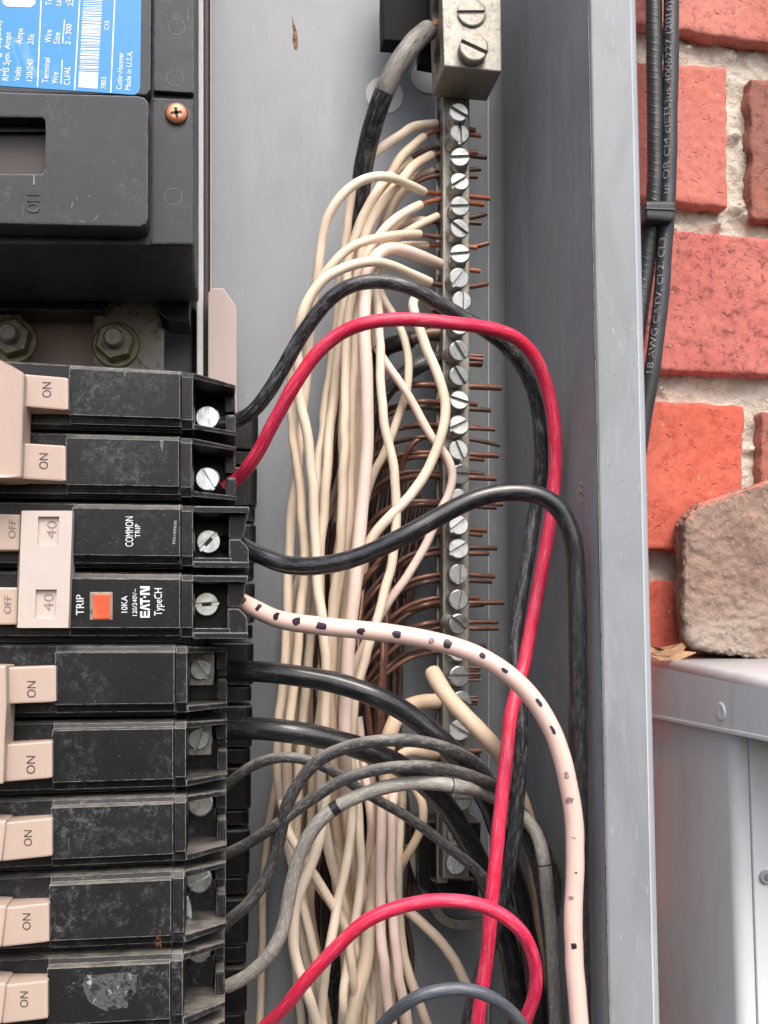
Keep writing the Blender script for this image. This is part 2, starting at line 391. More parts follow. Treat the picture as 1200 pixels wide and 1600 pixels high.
def wrap_text(name, s, path, d0, hmm, mat, parent, phi0=0, wscale=1, off=.27):
    v, f = text_mesh(s); k = hmm/.7; x0 = min(q.x for q in v); mb = MB()
    me = []
    mb.add([path.surf(d0+(q.x-x0)*k*wscale, phi0+(q.y-.35)*k/path.r, off) for q in v], f)
    return mb.build(name, mat, parent)

# ------------------------------------------------------------------ screws
def screw_mesh(name, r, head, slotw, slotd, shank, mat, shank_r=.82, cross=False, n=32):
    """local: z out of the wall, head top at z=0"""
    mb = MB()
    def cyl(r0, r1, z0, z1, sm=True, cap=True):
        vs = [(r0*math.cos(2*math.pi*k/n), r0*math.sin(2*math.pi*k/n), z0) for k in range(n)]+[(r1*math.cos(2*math.pi*k/n), r1*math.sin(2*math.pi*k/n), z1) for k in range(n)]
        mb.add(vs, [[k, (k+1) % n, n+(k+1) % n, n+k] for k in range(n)], sm)
        if cap: mb.add(vs[n:], [list(range(n))])
    cyl(r*shank_r, r*shank_r, -shank, -head, cap=False)
    if shank > head*1.3:
        for j in range(int((shank-head)/.5)): cyl(r*shank_r, r*shank_r*1.06, -shank+.5*j, -shank+.5*j+.25); cyl(r*shank_r*1.06, r*shank_r, -shank+.5*j+.25, -shank+.5*j+.5)
    cyl(r, r, -head, -slotd)
    for sgn in (1, -1):
        ring = []
        a0 = math.asin(slotw/2/r)
        def seg(rr, w):
            a = math.asin(min(.99, w/2/rr)); return [(rr*math.cos(a+(math.pi-2*a)*k/14), sgn*rr*math.sin(a+(math.pi-2*a)*k/14)) for k in range(15)]
        s0 = seg(r, slotw); s1 = seg(r, slotw); s2 = seg(r*.90, slotw+.12)
        vs = [(x, y, -slotd) for x, y in s0]+[(x, y, -.22) for x, y in s1]+[(x, y, 0) for x, y in s2]
        N = 15; fs = []
        for j in (0, 1):
            for k in range(N):
                q = [j*N+k, j*N+(k+1) % N, (j+1)*N+(k+1) % N, (j+1)*N+k]; fs.append(q if sgn > 0 else q[::-1])
        fs.append([2*N+k for k in range(N)] if sgn > 0 else [2*N+k for k in range(N)][::-1])
        mb.add(vs, fs)
    me = bpy.data.meshes.new(name); me.from_pydata([q*.001 for q in mb.v], [], mb.f); me.polygons.foreach_set('use_smooth', mb.sm)
    me.materials.append(mat); return me
def put(name, me, parent, loc, ang=0, tilt=(0, 0), sc_=1):
    o = bpy.data.objects.new(name, me); COL.objects.link(o); o.parent = parent; L = Vector(parent['_o']); o['_o'] = list(L)
    o.matrix_local = Matrix.Translation((Vector(loc)-L)*.001) @ Matrix.Rotation(R(90), 4, 'X') @ Matrix.Rotation(tilt[0], 4, 'X') @ Matrix.Rotation(tilt[1], 4, 'Y') @ Matrix.Rotation(R(ang), 4, 'Z') @ Matrix.Scale(sc_, 4)
    return o

# ================================================================== ENCLOSURE
XW = P(787, 800, 0).x; XL = P(937, 800, 102).x; XF = P(1014, 800, 102).x
ZT, ZB = P(600, -900, 0).z, P(600, 2500, 0).z
XLEFT = P(-700, 800, 0).x
enc = thing('electrical_enclosure', 'open grey painted metal electrical box holding breakers and wires beside the brick wall', 'electrical box', (0, 0, ZB))
def vprofile(name, prof, mat, z0=ZB, z1=ZT, smooth=True, nz=1, parent=enc):
    mb = MB(); n = len(prof); vs = [(x, -h, z) for z in (z0, z1) for x, h in prof]
    mb.add(vs, [[i, i+1, n+i+1, n+i] for i in range(n-1)], smooth)
    return mb.build(name, mat, parent)
XP = P(763, 330, 1).x
slab('back_panel', [(XLEFT, 0, 0)]*0 or rect(-700, -900, 762, 2500, 1.2), -2, MAT['paint'], enc, bevel=.5)
# right wall: corner bend, side, front bend, flange, rolled rim, outer skin - one folded sheet
pr = [(XP-6, 0)]+[(XW-6+6*math.sin(a), 6-6*math.cos(a)) for a in [R(x) for x in range(0, 91, 10)]]
nW = 8
pr += [(XW+(XL-XW)*i/nW, 6+(102-6-.9)*i/nW) for i in range(1, nW+1)]
pr += [(XL+.9-.9*math.cos(a), 101.1+.9*math.sin(a)) for a in [R(x) for x in range(15, 91, 15)]]
pr += [(XF-2.2, 102.2)]
vprofile('side_wall', pr, MAT['paint_wall'])
pr2 = [(XF-2.2, 102.2)]+[(XF-2.2+2.4*math.sin(a), 99.8+2.4*math.cos(a)) for a in [R(x) for x in range(0, 91, 10)]]+[(XF+.2, -3)]
vprofile('outer_rim', pr2, MAT['paint_edge'])
# seams of the folded sheet
slab('seam', [(914, -200, 102.5), (914.8, -200, 102.5), (956.8, 1800, 102.5), (956, 1800, 102.5)], 101.9, MAT['black_deep'], enc, bevel=0)
# top, bottom and left sides of the box, beyond the frame
mb = MB(); box_geo(mb, XLEFT, XF, -102, 3, ZT, ZT+1.5); mb.build('top_wall', MAT['paint_wall'], enc)
mb = MB(); box_geo(mb, XLEFT, XF, -102, 3, ZB-1.5, ZB); mb.build('bottom_wall', MAT['paint_wall'], enc)
mb = MB(); box_geo(mb, XLEFT-1.5, XLEFT, -102, 3, ZB, ZT); mb.build('side_wall', MAT['paint_wall'], enc)
# edge of the back sheet near the right corner
slab('sheet_lip', [(761.5, -200, 2.2), (763, 2000, 2.2), (765.2, 2000, 2.2), (764, -200, 2.2)], .4, MAT['paint_light'], enc, bevel=.2)
# dimples
for cx, cy, rp in ((601, 149, 30), (669, 121, 27), (566, 960, 24)):
    mb = MB(); c = P(cx, cy, 1.3); rr = rp*scale(cx, cy, 1.3); lathe_geo(mb, (c.x, c.z), [(rr, 1.21), (rr, 1.45), (rr*.96, 1.6)], 40); mb.build('knockout_disc', MAT['paint_light'], enc)
# breaker mounting pan with its upright edge
slab('mounting_pan', rect(-600, -500, 300, 2200, 10), 1.3, MAT['paint'], enc, .5)
slab('pan_edge_and_shadow_gap', rect(307, -500, 318, 640, 26), 1.3, MAT['paint_light'], enc, .8)
slab('pan_edge_and_shadow_gap', rect(319, -500, 326, 2200, 18), 1.3, MAT['brownp'], enc, .3)  # dark strip that paints in the shadow gap beside the pan edge
slab('pan_edge_and_shadow_gap', rect(328, -500, 331, 2200, 17), 1.3, MAT['barrier'], enc, .3)
slab('insulating_barrier', [(325, 457, 30), (332, 450, 30), (349, 450, 30), (370, 480, 30), (370, 720, 30), (325, 720, 30)], 8, MAT['barrier'], enc, .4)
slab('bus_cover_plate', [(-200, 470, 20), (-200, 640, 20), (160, 640, 20), (160, 470, 20)], 11, MAT['barrier'], enc, .4)
# small brown smear and the dead bug
def debris(name, label, cat, px, py, h, rpx, n, mat, wall=False, elong=(1, 3)):
    mb = MB()
    for k in range(n):
        f = k/max(1, n-1)-.5
        c = P(px+random.uniform(-1, 1)*rpx*.3*elong[0]+f*4, py+f*rpx*elong[1], h+random.uniform(.2, .8))
        r = rpx*scale(px, py, h)*random.uniform(.18, .4)
        bm = bmesh.new(); bmesh.ops.create_icosphere(bm, subdivisions=1, radius=r)
        vs = [Vector((v.co.x*random.uniform(.6, 1.1), v.co.y*.6, v.co.z*random.uniform(.8, 1.5)))+c for v in bm.verts]; mb.add(vs, [[v.index for v in f_.verts] for f_ in bm.faces], True); bm.free()
    return tag(mb.build(name, mat), label, cat)
mb = MB(); L_ = [(456, 24), (457, 40), (458, 50), (457, 62), (460, 76), (464, 78), (466, 66), (464, 50), (460, 38)]
for hh_ in (1.26, 1.34): mb.v += [P(x, y, hh_) for x, y in L_]
mb.f = [list(range(9)), list(range(17, 8, -1))]+[[k, 9+k, 9+(k+1) % 9, (k+1) % 9] for k in range(9)]; mb.sm = [False]*11; mb.uv = [None]*11
tag(mb.build('dirt_smear', MAT['dirt']), 'small brown smear of dirt on the grey back panel near the top', 'dirt')
def onwall(px, py):                     # point on the right-hand inner wall
    a, b = Vector((XW, -6, 0)), Vector((XL, -101, 0)); d = ray(px, py)
    n = Vector((b.y-a.y, -(b.x-a.x), 0)); t = (a-CAM).dot(n)/d.dot(n); return CAM+d*t
hb = -onwall(911, 770).y
debris('dead_insect', 'tiny dried brown insect stuck to the right inner wall of the box', 'insect', 909, 770, hb+.2, 7, 9, MAT['dirt'], elong=(.8, 4))

# ================================================================== MAIN BREAKER
mbk = thing('main_breaker', 'large dark grey main breaker with blue printed label at the upper left', 'main breaker', P(150, 505, 28))
slab('housing', [(-400, -400, 96), (305.5, -400, 96), (303, 352, 96), (303, 384, 96), (237, 384, 96), (-400, 372, 96)][0:2]+[(303, 383, 96), (236, 384, 96), (-400, 374, 96)], 55, MAT['mb'], mbk, 1.0, seg=3)
slab('housing_base', [(-400, -400, 54.6), (309, -400, 54.6), (309, 452, 54.6), (-400, 445, 54.6)], 40, MAT['mb'], mbk, .8)
slab('terminal_shroud', [(-400, 380, 39.6), (-400, 480, 39.6), (158, 486, 39.6), (166, 488, 39.6), (140, 420, 39.6), (140, 380, 39.6)], 24, MAT['black_deep'], mbk, .5)
slab('terminal_shroud', [(244, 380, 39.6), (248, 488, 39.6), (262, 500, 39.6), (297, 502, 39.6), (297, 470, 39.6), (306, 468, 39.6), (308, 380, 39.6)], 22, MAT['black_deep'], mbk, .5)
slab('terminal_shroud', rect(140, 380, 244, 462, 36), 22, MAT['black_deep'], mbk, .5)
slab('side_rib', [(240, -400, 98.4), (240, 141, 98.4), (303, 145, 98.4), (305, -400, 98.4)], 95.8, MAT['mb'], mbk, .3)
slab('side_rib', [(237.5, 152, 97.2), (236, 381, 97.2), (301, 381, 97.2), (302, 155, 97.2)], 95.8, MAT['mb'], mbk, .5)
slab('face_plate', [(-400, -400, 101.5), (-400, 138, 101.5), (228, 148, 101.5), (235, 140, 101.5), (239, -400, 101.5)], 95.8, MAT['mb'], mbk, .4)
slab('cover', [(-400, 132, 105), (215, 149.5, 105), (226, 152, 105), (232, 160, 105), (231, 340, 105), (228, 350, 105), (218, 354, 105), (-400, 340, 105), (-400, 269, 105), (66, 271, 105), (70, 266, 105), (71, 190, 105), (68, 184, 105), (-400, 176, 105)], 95.7, MAT['mb'], mbk, .55, seg=3)
slab('handle_slot', rect(-300, 170, 100, 300, 98.2), 95.9, MAT['brownp'], mbk, 0)
slab('handle_slot', rect(-300, 170, 100, 205, 100.2), 98.25, MAT['black_deep'], mbk, 0)
# label
slab('label_sheet', [(-400, -400, 101.62), (-400, 130, 101.62), (0, 134, 101.62), (210, 148, 101.62), (217, 144, 101.62), (219, 136, 101.62), (225, -400, 101.62)], 101.5, MAT['blue'], mbk, 0)
hl = 101.66
def wq(mb, pts, h=hl): mb.add([P(x, y, h) for x, y in pts], [[0, 1, 2, 3]])
mb = MB()
for (x0, y0, x1, y1, w_) in ((66, -60, 57.5, 136, 1.8), (127, -60, 115.5, 141, 1.8), (181, -60, 172, 145, 1.8), (96.5, 93, 94.5, 131, 1.6), (100, 31, 97, 68, 1.6), (104, -20, 103, 4, 1.4)):
    wq(mb, [(x0, y0), (x1, y1), (x1+w_, y1), (x0+w_, y0)])
mb.build('label_lines', MAT['print'], mbk)
mb = MB(); y = 110.0; wq(mb, [(123.5, 112), (122.5, 136), (152, 138.5), (153.5, 113)])
bars = random.Random(3)
while y > -60:
    t = bars.choice((.9, .9, 1.6, 2.6)); xo = (112-y)*.058
    wq(mb, [(124+xo, y-t), (124+xo, y), (153.5+xo, y+1), (153.5+xo, y-t+1)]); y -= t+bars.choice((1.0, 1.2, 1.9))
mb.build('barcode', MAT['print'], mbk)
slab('label_window', [(6, -30, 101.7), (4, 4, 101.7), (10, 10, 101.7), (48, 11.5, 101.7), (55, 6, 101.7), (56, -30, 101.7)], 101.6, MAT['print'], mbk, 0)
for s, p0, p1, hp in (("RMS Sym. Amps", (13, 126), (17, 51), 9.5), ("Volts", (31, 127), (33, 105), 9.5), ("Amps", (34, 69), (36, 45), 9.5), ("120/240", (50, 127), (52, 93), 9), ("25k", (52, 70), (54, 53), 9),
                      ("Terminal", (75, 130), (78, 91), 9.5), ("Wire", (90, 131), (91, 113), 9.5), ("CU/AL", (109, 133), (110, 104), 9.5), ("Wire", (79, 67), (81, 47), 9.5), ("Size", (93, 69), (94, 51), 9.5), ("2 - 300", (110, 70), (112, 38), 8.5),
                      ("7803", (165, 139), (166, 121), 7.5), ("C10", (170, 47), (171, 33), 7.5), ("Cutler-Hammer", (190, 140), (193, 82), 8.5), ("Made in U.S.A.", (203.5, 141), (207, 80), 8.5), ("Interrupting Capacity", (-2, 150), (2, 30), 9),
                      ("Torque", (80, 9), (82, -22), 9), ("Lb", (95, 9), (96, 0), 8), ("250", (114, 10), (115, -9), 8.5)):
    text_px('label_print', s, p0, p1, hp, 101.66, MAT['print'], mbk, proud=.02)
# raised OFF mark
for s, p0, p1 in (("OFF", (62, 333), (62, 298)),):
    text_px('raised_lettering', s, p0, p1, 20, 105, MAT['mb'], mbk, proud=.25)
text_px('raised_lettering', "OFF", (61.4, 332.4), (61.4, 298.4), 19, 105, MAT['cprint'], mbk, proud=.2)
slab('raised_mark', rect(52, 274, 54, 289, 105.2), 105, MAT['cprint'], mbk, 0)
# knock-out rings
for cx, cy, rp in ((276, 42, 13), (273.5, 122, 13), (271, 307, 13.5), (134, 326, 22)):
    hh = 98.5 if cy < 140 else (97.3 if cx > 200 else 105.05); c = P(cx, cy, hh); r = rp*scale(cx, cy, hh); mb = MB()
    lathe_geo(mb, (c.x, c.z), [(r, hh-.1), (r, hh+.06), (r*.94, hh+.06), (r*.94, hh-.02)], 40, False)
    mb2 = MB(); n = 40
    rr = [r, r*.965]; vs = [(c.x+q*math.cos(2*math.pi*k/n), -hh-.02, c.z+q*math.sin(2*math.pi*k/n)) for q in rr for k in range(n)]
    mb2.add(vs, [[k, (k+1) % n, n+(k+1) % n, n+k] for k in range(n) if noise.noise(Vector((k*.3, cx, cy))) > (-.6 if cx > 200 else .1)])
    mb2.build('plug_ring', MAT['cprint'], mbk)
# copper coloured phillips screw
c = P(275.5, 176.5, 98.2); mb = MB(); r = 17.5*scale(275, 176, 98)
lathe_geo(mb, (c.x, c.z), [(r*1.14, 96.5), (r*1.14, 97.35)], 36); mb.build('screw_seat', MAT['black_deep'], mbk)
mb = MB(); lathe_geo(mb, (c.x, c.z), [(r, 97), (r, 97.9), (r*.9, 98.3), (r*.5, 98.6)], 36, True); sc1 = mb.build('cover_screw', MAT['copperscrew'], mbk)
mb = MB()
for a in (10, 100):
    ca, sa = math.cos(R(a)), math.sin(R(a)); L_, w_ = r*.5, r*.13
    mb.add([(c.x+x*ca-z*sa, -98.66, c.z+x*sa+z*ca) for x, z in ((-L_, -w_), (L_, -w_), (L_, w_), (-L_, w_))], [[0, 1, 2, 3]])
    for k in (0,): pass
mb.build('cross_recess', MAT['black_deep'], sc1)

# bus bars with studs below the main breaker
for i, (cx, cy, x0, x1, lab) in enumerate(((179, 533, 146, 256, 'stained bus bar with nut and stud, right one below the main breaker'), (17, 526, -60, 42, 'stained bus bar with nut and stud at the left edge below the main breaker'))):
    b = thing('bus_bar', lab, 'bus bar', P(cx, 560, 20), 'bus bars under the main breaker')
    slab('bar', [(x0, 486 if i == 0 else 490, 34), (x0-2, 640, 34), (x1, 640, 34), (x1, 515, 34), (x1-8, 510, 34), (x1-9, 420, 34), (x0+22, 420, 34), (x0+22, 486, 34)], 29, MAT['bus'], b, .5)
    c = P(cx, cy, 40); k = scale(cx, cy, 40)
    mb = MB(); lathe_geo(mb, (c.x, c.z), [(37*k, 34), (37*k, 35.2), (35*k, 35.6)], 40); mb.build('washer', MAT['brass'], b)
    mb = MB(); lathe_geo(mb, (c.x, c.z), [(31*k, 35.6), (31*k, 40), (28*k, 40.8)], 6, rot=.3); mb.build('nut', MAT['brass'], b, bevel=.3)
    mb = MB(); prof = [(22*k, 40.5), (22*k, 41.2)]
    lathe_geo(mb, (c.x, c.z), prof, 30); 
    prof = []
    for j in range(12): prof += [(15*k, 40+j*.5), (13.6*k, 40.25+j*.5)]
    prof += [(12*k, 46.2)]
    lathe_geo(mb, (c.x, c.z), prof, 26, True); mb.build('stud', MAT['bus'], b)

# ================================================================== BRANCH BREAKERS
ROWY = [(555, 572), (667, 675), (778, 782), (888, 891), (1004, 1004), (1127, 1123), (1250, 1240), (1371, 1357), (1500, 1487), (1633, 1617), (1768, 1748), (1904, 1882)]
HF = 93.0
def bpt(i, u, v, h):
    (a0, a1), (b0, b1) = ROWY[i], ROWY[i+1]
    t = a0+(a1-a0)*u/290; b = b0+(b1-b0)*u/290
    q = P(u, t+(b-t)*v, HF); return Vector((q.x, -h, q.z))
def bslab(name, i, pts, hb, mat, parent, bevel=.35):
    """pts (u,v,h) in breaker coordinates"""
    f = [bpt(i, *p) for p in pts]; n = len(f); b = [Vector((q.x, -hb, q.z)) for q in f]; mb = MB()
    mb.add(f+b, [list(range(n)), list(range(2*n-1, n-1, -1))]+[[k, n+k, n+(k+1) % n, (k+1) % n] for k in range(n)])
    return mb.build(name, mat, parent, bevel)
def br(u0, u1, v0, v1, h): return [(u0, v0, h), (u0, v1, h), (u1, v1, h), (u1, v0, h)]
def loft(name, i, stations, mat, parent):
    mb = MB(); n = len(stations[0][1]); vs = []
    for u, prof in stations: vs += [bpt(i, u, v, h) for v, h in prof]
    fs = [[j*n+k, j*n+k+1, (j+1)*n+k+1, (j+1)*n+k] for j in range(len(stations)-1) for k in range(n-1)]
    fs.append([(len(stations)-1)*n+k for k in range(n)]); fs.append([k for k in range(n)][::-1])
    mb.add(vs, fs); o = mb.build(name, mat, parent)
    return o
def prof(top, inset=0, dh=0, edge=0):
    p = [(0.02, 45), (0.02, 87.0), (0.03, 88.8), (0.055, 89.8), (0.115, 90.2), (0.12, top-.5), (0.13, top), (0.795, top), (0.81, top-.5), (0.815, min(91.2, top)), (0.905, min(90.9, top)), (0.925, 89.0), (0.965, 88.2), (0.98, 86.6), (0.98, 45)]
    return [(v+(inset if v < .5 else -inset), h-dh if h > 50 else h) for v, h in p]
SCREW_B = screw_mesh('terminal_screw', 3.55, 2.4, 1.0, 1.7, 6, MAT['zinc_bright'], .6)
SCREW_S = screw_mesh('terminal_screw_small', 2.9, 1.6, .9, 1.3, 4, MAT['zinc'], .6)
SPEC = [  # handle edge u, panel edge u, end u, material, screw px, screw angle, label
    (108, 302, 370, 'black', (324, 652), 95, 'black breaker with ON toggle, topmost in the row, wire scuffed black at its screw'),
    (103, 300, 370, 'black', (324, 748), 122, 'black breaker with ON toggle, second from the top, red wire at its screw'),
    (113, 302, 390, 'black_new', (326, 846), 48, 'newer black breaker printed COMMON TRIP in white'),
    (108, 302, 388, 'black_new', (323, 944), 5, 'newer black breaker with orange TRIP window and white print'),
    (86, 293, 356, 'black', (313, 1046), 128, 'black breaker with square terminal lug, directly below the orange TRIP window breaker'),
    (82, 291, 356, 'black', (310, 1155), 75, 'black breaker with square terminal lug and ON toggle, sixth from the top'),
    (80, 291, 355, 'black_dusty', (313, 1256), 42, 'dusty black breaker with ON toggle and pale bluish smudge, seventh from the top'),
    (77, 288, 354, 'black_dusty', (311, 1375), 25, 'dusty black breaker with ON toggle and rusty lower right corner, eighth from the top'),
    (74, 286, 352, 'black_dusty', (310, 1484), 32, 'dusty black breaker with ON toggle and square grey glue patch, ninth from the top'),
    (74, 286, 352, 'black_dusty', (307, 1602), 60, 'dusty black breaker cut off by the lower edge, tenth from the top'),
]
BRK = []
for i, (hu, pu, eu, mk, (sx_, sy_), ang, lab) in enumerate(SPEC):
    mat = MAT[mk]; (a0, a1), (b0, b1) = ROWY[i], ROWY[i+1]
    b = thing('circuit_breaker', lab, 'circuit breaker', bpt(i, 150, 1, 45), 'circuit breakers stacked down the left side'); BRK.append(b)
    ue = pu-18
    full = prof(93.0); low = [(v, min(h, 89.4)) for v, h in full]
    loft('body', i, [(-220, low), (hu-.01, low), (hu, full), (ue-3, full), (ue-1.2, prof(92.6, .004, .3)), (ue, prof(91.6, .012, .8))], mat, b)
    # shoulder
    s1 = [(0.04, 45), (0.04, 87.5), (0.06, 89.4), (0.14, 90.6), (0.79, 90.6), (0.80, 90.0), (.925, 89.4), (.95, 87), (.95, 45)]
    loft('shoulder', i, [(ue-.5, s1), (pu-1.5, s1), (pu, [(v+(.01 if v < .5 else -.01), h-.8 if h > 50 else h) for v, h in s1])], mat, b)
    # terminal housing
    u0 = pu-.5
    if i in (2, 3):
        bslab('terminal_wall', i, [(u0, .06, 90), (u0, .15, 90), (eu-4, .15, 90), (eu, .13, 90), (eu, .06, 90)], 55, mat, b)
        bslab('terminal_wall', i, [(u0, .86, 90), (u0, .95, 90), (eu, .95, 90), (eu, .86, 90)], 55, mat, b)
        bslab('terminal_wall', i, [(u0, .80, 88), (u0, .87, 88), (eu-28, .87, 88), (eu-28, .80, 88)], 55, mat, b, .2)
        bslab('terminal_wall', i, [(eu-32, .14, 84), (eu-32, .50, 84), (eu-12, .50, 84), (eu-6, .40, 84), (eu-3, .14, 84)], 50, mat, b)
        bslab('terminal_wall', i, [(eu-32, .52, 86), (eu-32, .87, 86), (eu-.5, .87, 86), (eu-.5, .66, 86), (eu-5, .60, 86), (eu-14, .52, 86)], 50, mat, b)
        bslab('terminal_floor', i, br(u0-6, eu-20, .10, .90, 64), 45, mat, b)
    else:
        bslab('terminal_wall', i, [(u0, .055, 90.2), (u0, .145, 90.2), (eu-2, .135, 79), (eu, .075, 78.5)], 50, mat, b)
        bslab('terminal_wall', i, [(u0, .835, 90), (u0, .925, 90.5), (eu, .905, 78.6), (eu, .835, 78.6)], 50, mat, b)
        bslab('terminal_wall', i, br(eu-18, eu-.4, .14, .40, 68), 45, mat, b)
        bslab('terminal_wall', i, br(eu-16, eu-.4, .42, .50, 65), 45, mat, b, .5)
        bslab('terminal_wall', i, br(eu-17, eu-.2, .52, .84, 73 if i > 3 else 75), 45, mat, b, .8)
        bslab('terminal_floor', i, br(u0-6, eu-4, .10, .86, 60), 45, mat, b)
        if i > 5: bslab('terminal_floor', i, [(u0, .42, 65), (u0, .84, 65), (eu-18, .84, 65), (eu-18, .42, 65), (eu-30, .42, 65), (eu-32, .48, 65), (eu-42, .48, 65), (eu-44, .42, 65)], 58, mat, b, .3)
    # deep end posts behind the housings
    pp = lambda x, v, h: P(x+(-6*(i/9)), 0, h)
    (ta, tb) = (a1+(b1-a1)*0.02, a1+(b1-a1)*.96)
    q0, q1 = bpt(i, 330, .04, 32), bpt(i, 330, .70, 32); q2, q3 = bpt(i, 330, .74, 32), bpt(i, 330, .97, 32)
    xr = P(401-7*i/9, 900, 32).x; xl = q0.x
    for (za, zb, hh, dx) in ((q0.z, q1.z, 33, 0), (q2.z, q3.z, 31.5, -.5)):
        mb = MB(); n = 10; ring = [(xl, 12), (xl, hh)]+[(xr+dx-3+3*math.sin(a), hh-3+3*math.cos(a)) for a in [R(x) for x in range(0, 91, 15)]]+[(xr+dx, 12)]
        N = len(ring); vs = [(x, -h_, za) for x, h_ in ring]+[(x, -h_, zb) for x, h_ in ring]
        mb.add(vs, [[k, (k+1) % N, N+(k+1) % N, N+k] for k in range(N)]+[list(range(N)), list(range(N, 2*N))[::-1]])
        mb.build('end_post', MAT['black_deep'] if i not in (0, 1) else mat, b, bevel=.5)
    # screw
    hs = 69 if i not in (4, 5) else 70
    if i in (4, 5):
        k = scale(sx_, sy_, 68); y0, y1 = sy_-26, sy_+26
        slab('terminal_lug', [(270, y0, 68), (270, y1, 68), (334-(i-4)*4, y1-1, 68), (335-(i-4)*4, y0-1, 68)], 60, MAT['alum'], b, .3)
        c = P(sx_, sy_, 68); mb = MB(); r = 22*k
        vs = [(c.x+q*math.cos(2*math.pi*t/36), -68.05, c.z+q*math.sin(2*math.pi*t/36)) for q in (r, r*.86) for t in range(36)]
        mb.add(vs, [[t, (t+1) % 36, 36+(t+1) % 36, 36+t] for t in range(36)]); mb.build('lug_thread', MAT['bus'], b)
        put('terminal_screw', SCREW_S, b, P(sx_, sy_, 69.4), ang, sc_=1.05)
    else:
        put('terminal_screw', SCREW_B, b, P(sx_, sy_, hs), ang)
        if i in (2, 3):
            c = P(sx_, sy_, hs); ww = 1.35
            mb = MB(); ca, sa = math.cos(R(ang)), math.sin(R(ang))
            mb.add([(c.x+x*ca-z*sa, -hs+.65, c.z+x*sa+z*ca) for x, z in ((-ww, -ww), (ww, -ww), (ww, ww), (-ww, ww))], [[0, 1, 2, 3]]); mb.build('square_recess', MAT['bus'], b)

# prints and windows on breakers
b = BRK[2]
text_px('printed_text', 'COMMON', (208, 854), (208, 807), 12, HF, MAT['print'], b)
text_px('printed_text', 'TRIP', (219, 840), (219, 819), 8, HF, MAT['print'], b)
b = BRK[3]
text_px('printed_text', 'TRIP', (131, 961), (131, 929), 12, HF, MAT['print'], b)
text_px('printed_text', '10KA', (199, 957), (199, 931), 9.5, HF, MAT['print'], b)
text_px('printed_text', '120/240V~', (214, 962), (214, 920), 7, HF, MAT['print'], b)
text_px('printed_text', 'TypeCH', (253, 962), (253, 919), 12, HF, MAT['print'], b)
# blocky maker's word with open A and slotted letters, as printed
def blockword(parent, x0, x1, ya, yb, h):
    mb = MB(); L = ya-yb
    def q(pts): mb.add([P(x0+(x1-x0)*v, ya-L*u, h) for u, v in pts], [list(range(len(pts)))])
    q([(0, 0), (.05, 0), (.05, 1), (0, 1)])
    for v in (0, .39, .78): q([(.05, v), (.20, v), (.20, v+.22), (.05, v+.22)])
    q([(.22, 1), (.30, 0), (.36, 0), (.28, 1)]); q([(.36, .0), (.44, 1), (.38, 1), (.33, .3)])
    q([(.40, 0), (.62, 0), (.62, .24), (.40, .24)]); q([(.49, .24), (.55, .24), (.55, 1), (.49, 1)])
    q([(.63, .35), (.68, .35), (.68, .6), (.63, .6)])
    q([(.72, 0), (.79, 0), (.79, 1), (.72, 1)]); q([(.79, 0), (.86, 0), (.95, 1), (.88, 1)]); q([(.93, 0), (1, 0), (1, 1), (.93, 1)])
    mb.build('printed_wordmark', MAT['print'], parent)
blockword(b, 219, 234, 965, 916, HF+.06)
slab('trip_window_frame', rect(140, 925, 176, 969, 93.25), 92, MAT['bus'], b, .2)
slab('trip_button', rect(145, 928, 172, 967, 93.6), 92, MAT['orange'], b, .3)
# faint dotted date stamp
mb = MB()
for k in range(9):
    c = P(274-k*.3, 815+k*4.2, HF+.05); mb.add([c+Vector((dx*.35, 0, dz*.25)) for dx, dz in ((-1, -1), (1, -1), (1, 1), (-1, 1))], [[0, 1, 2, 3]])
mb.build('date_stamp', MAT['cprint'], BRK[2])
# grey glue residue patch and pale smears
def smear(name, pts, i, h, mat, parent, n=26, seed=0):
    cx = sum(p[0] for p in pts)/len(pts); cy = sum(p[1] for p in pts)/len(pts); mb = MB(); ring = []
    for k in range(n):
        f = k/n*len(pts); a, c = pts[int(f)], pts[(int(f)+1) % len(pts)]; g_ = f-int(f)
        x, y = a[0]+(c[0]-a[0])*g_, a[1]+(c[1]-a[1])*g_; j = 1+.10*noise.noise(Vector((k*.9, seed, 0)))
        ring.append(P(cx+(x-cx)*j, cy+(y-cy)*j, h))
    mb.add(ring, [list(range(n))]); return mb.build(name, mat, parent)
m = M('dried_glue_residue', lin((96, 98, 100)), .6); m.mix(m.ramp(m.noise(260, 9, rough=.8), .46, .58), lin((34, 35, 37))); m.mix(m.mul(m.ramp(m.noise(500, 4), .58, .66), .7), lin((178, 180, 182))); m.bump(m.noise(500, 5), .3, .6)
tr = m.n('ShaderNodeBsdfTransparent'); ms = m.n('ShaderNodeMixShader'); fac = m.ramp(m.noise(260, 9, rough=.8), .42, .50)
m.l(fac, ms.inputs[0]); m.l(tr.outputs[0], ms.inputs[1]); m.l(m.b.outputs[0], ms.inputs[2]); m.l(ms.outputs[0], m.nt.nodes['Material Output'].inputs[0]); MAT['glue'] = m.m
smear('glue_residue', [(128, 1538), (138, 1524), (200, 1519), (215, 1524), (212, 1550), (198, 1574), (165, 1580), (138, 1565)], 8, HF+.05, MAT['glue'], BRK[8], 40, 3)

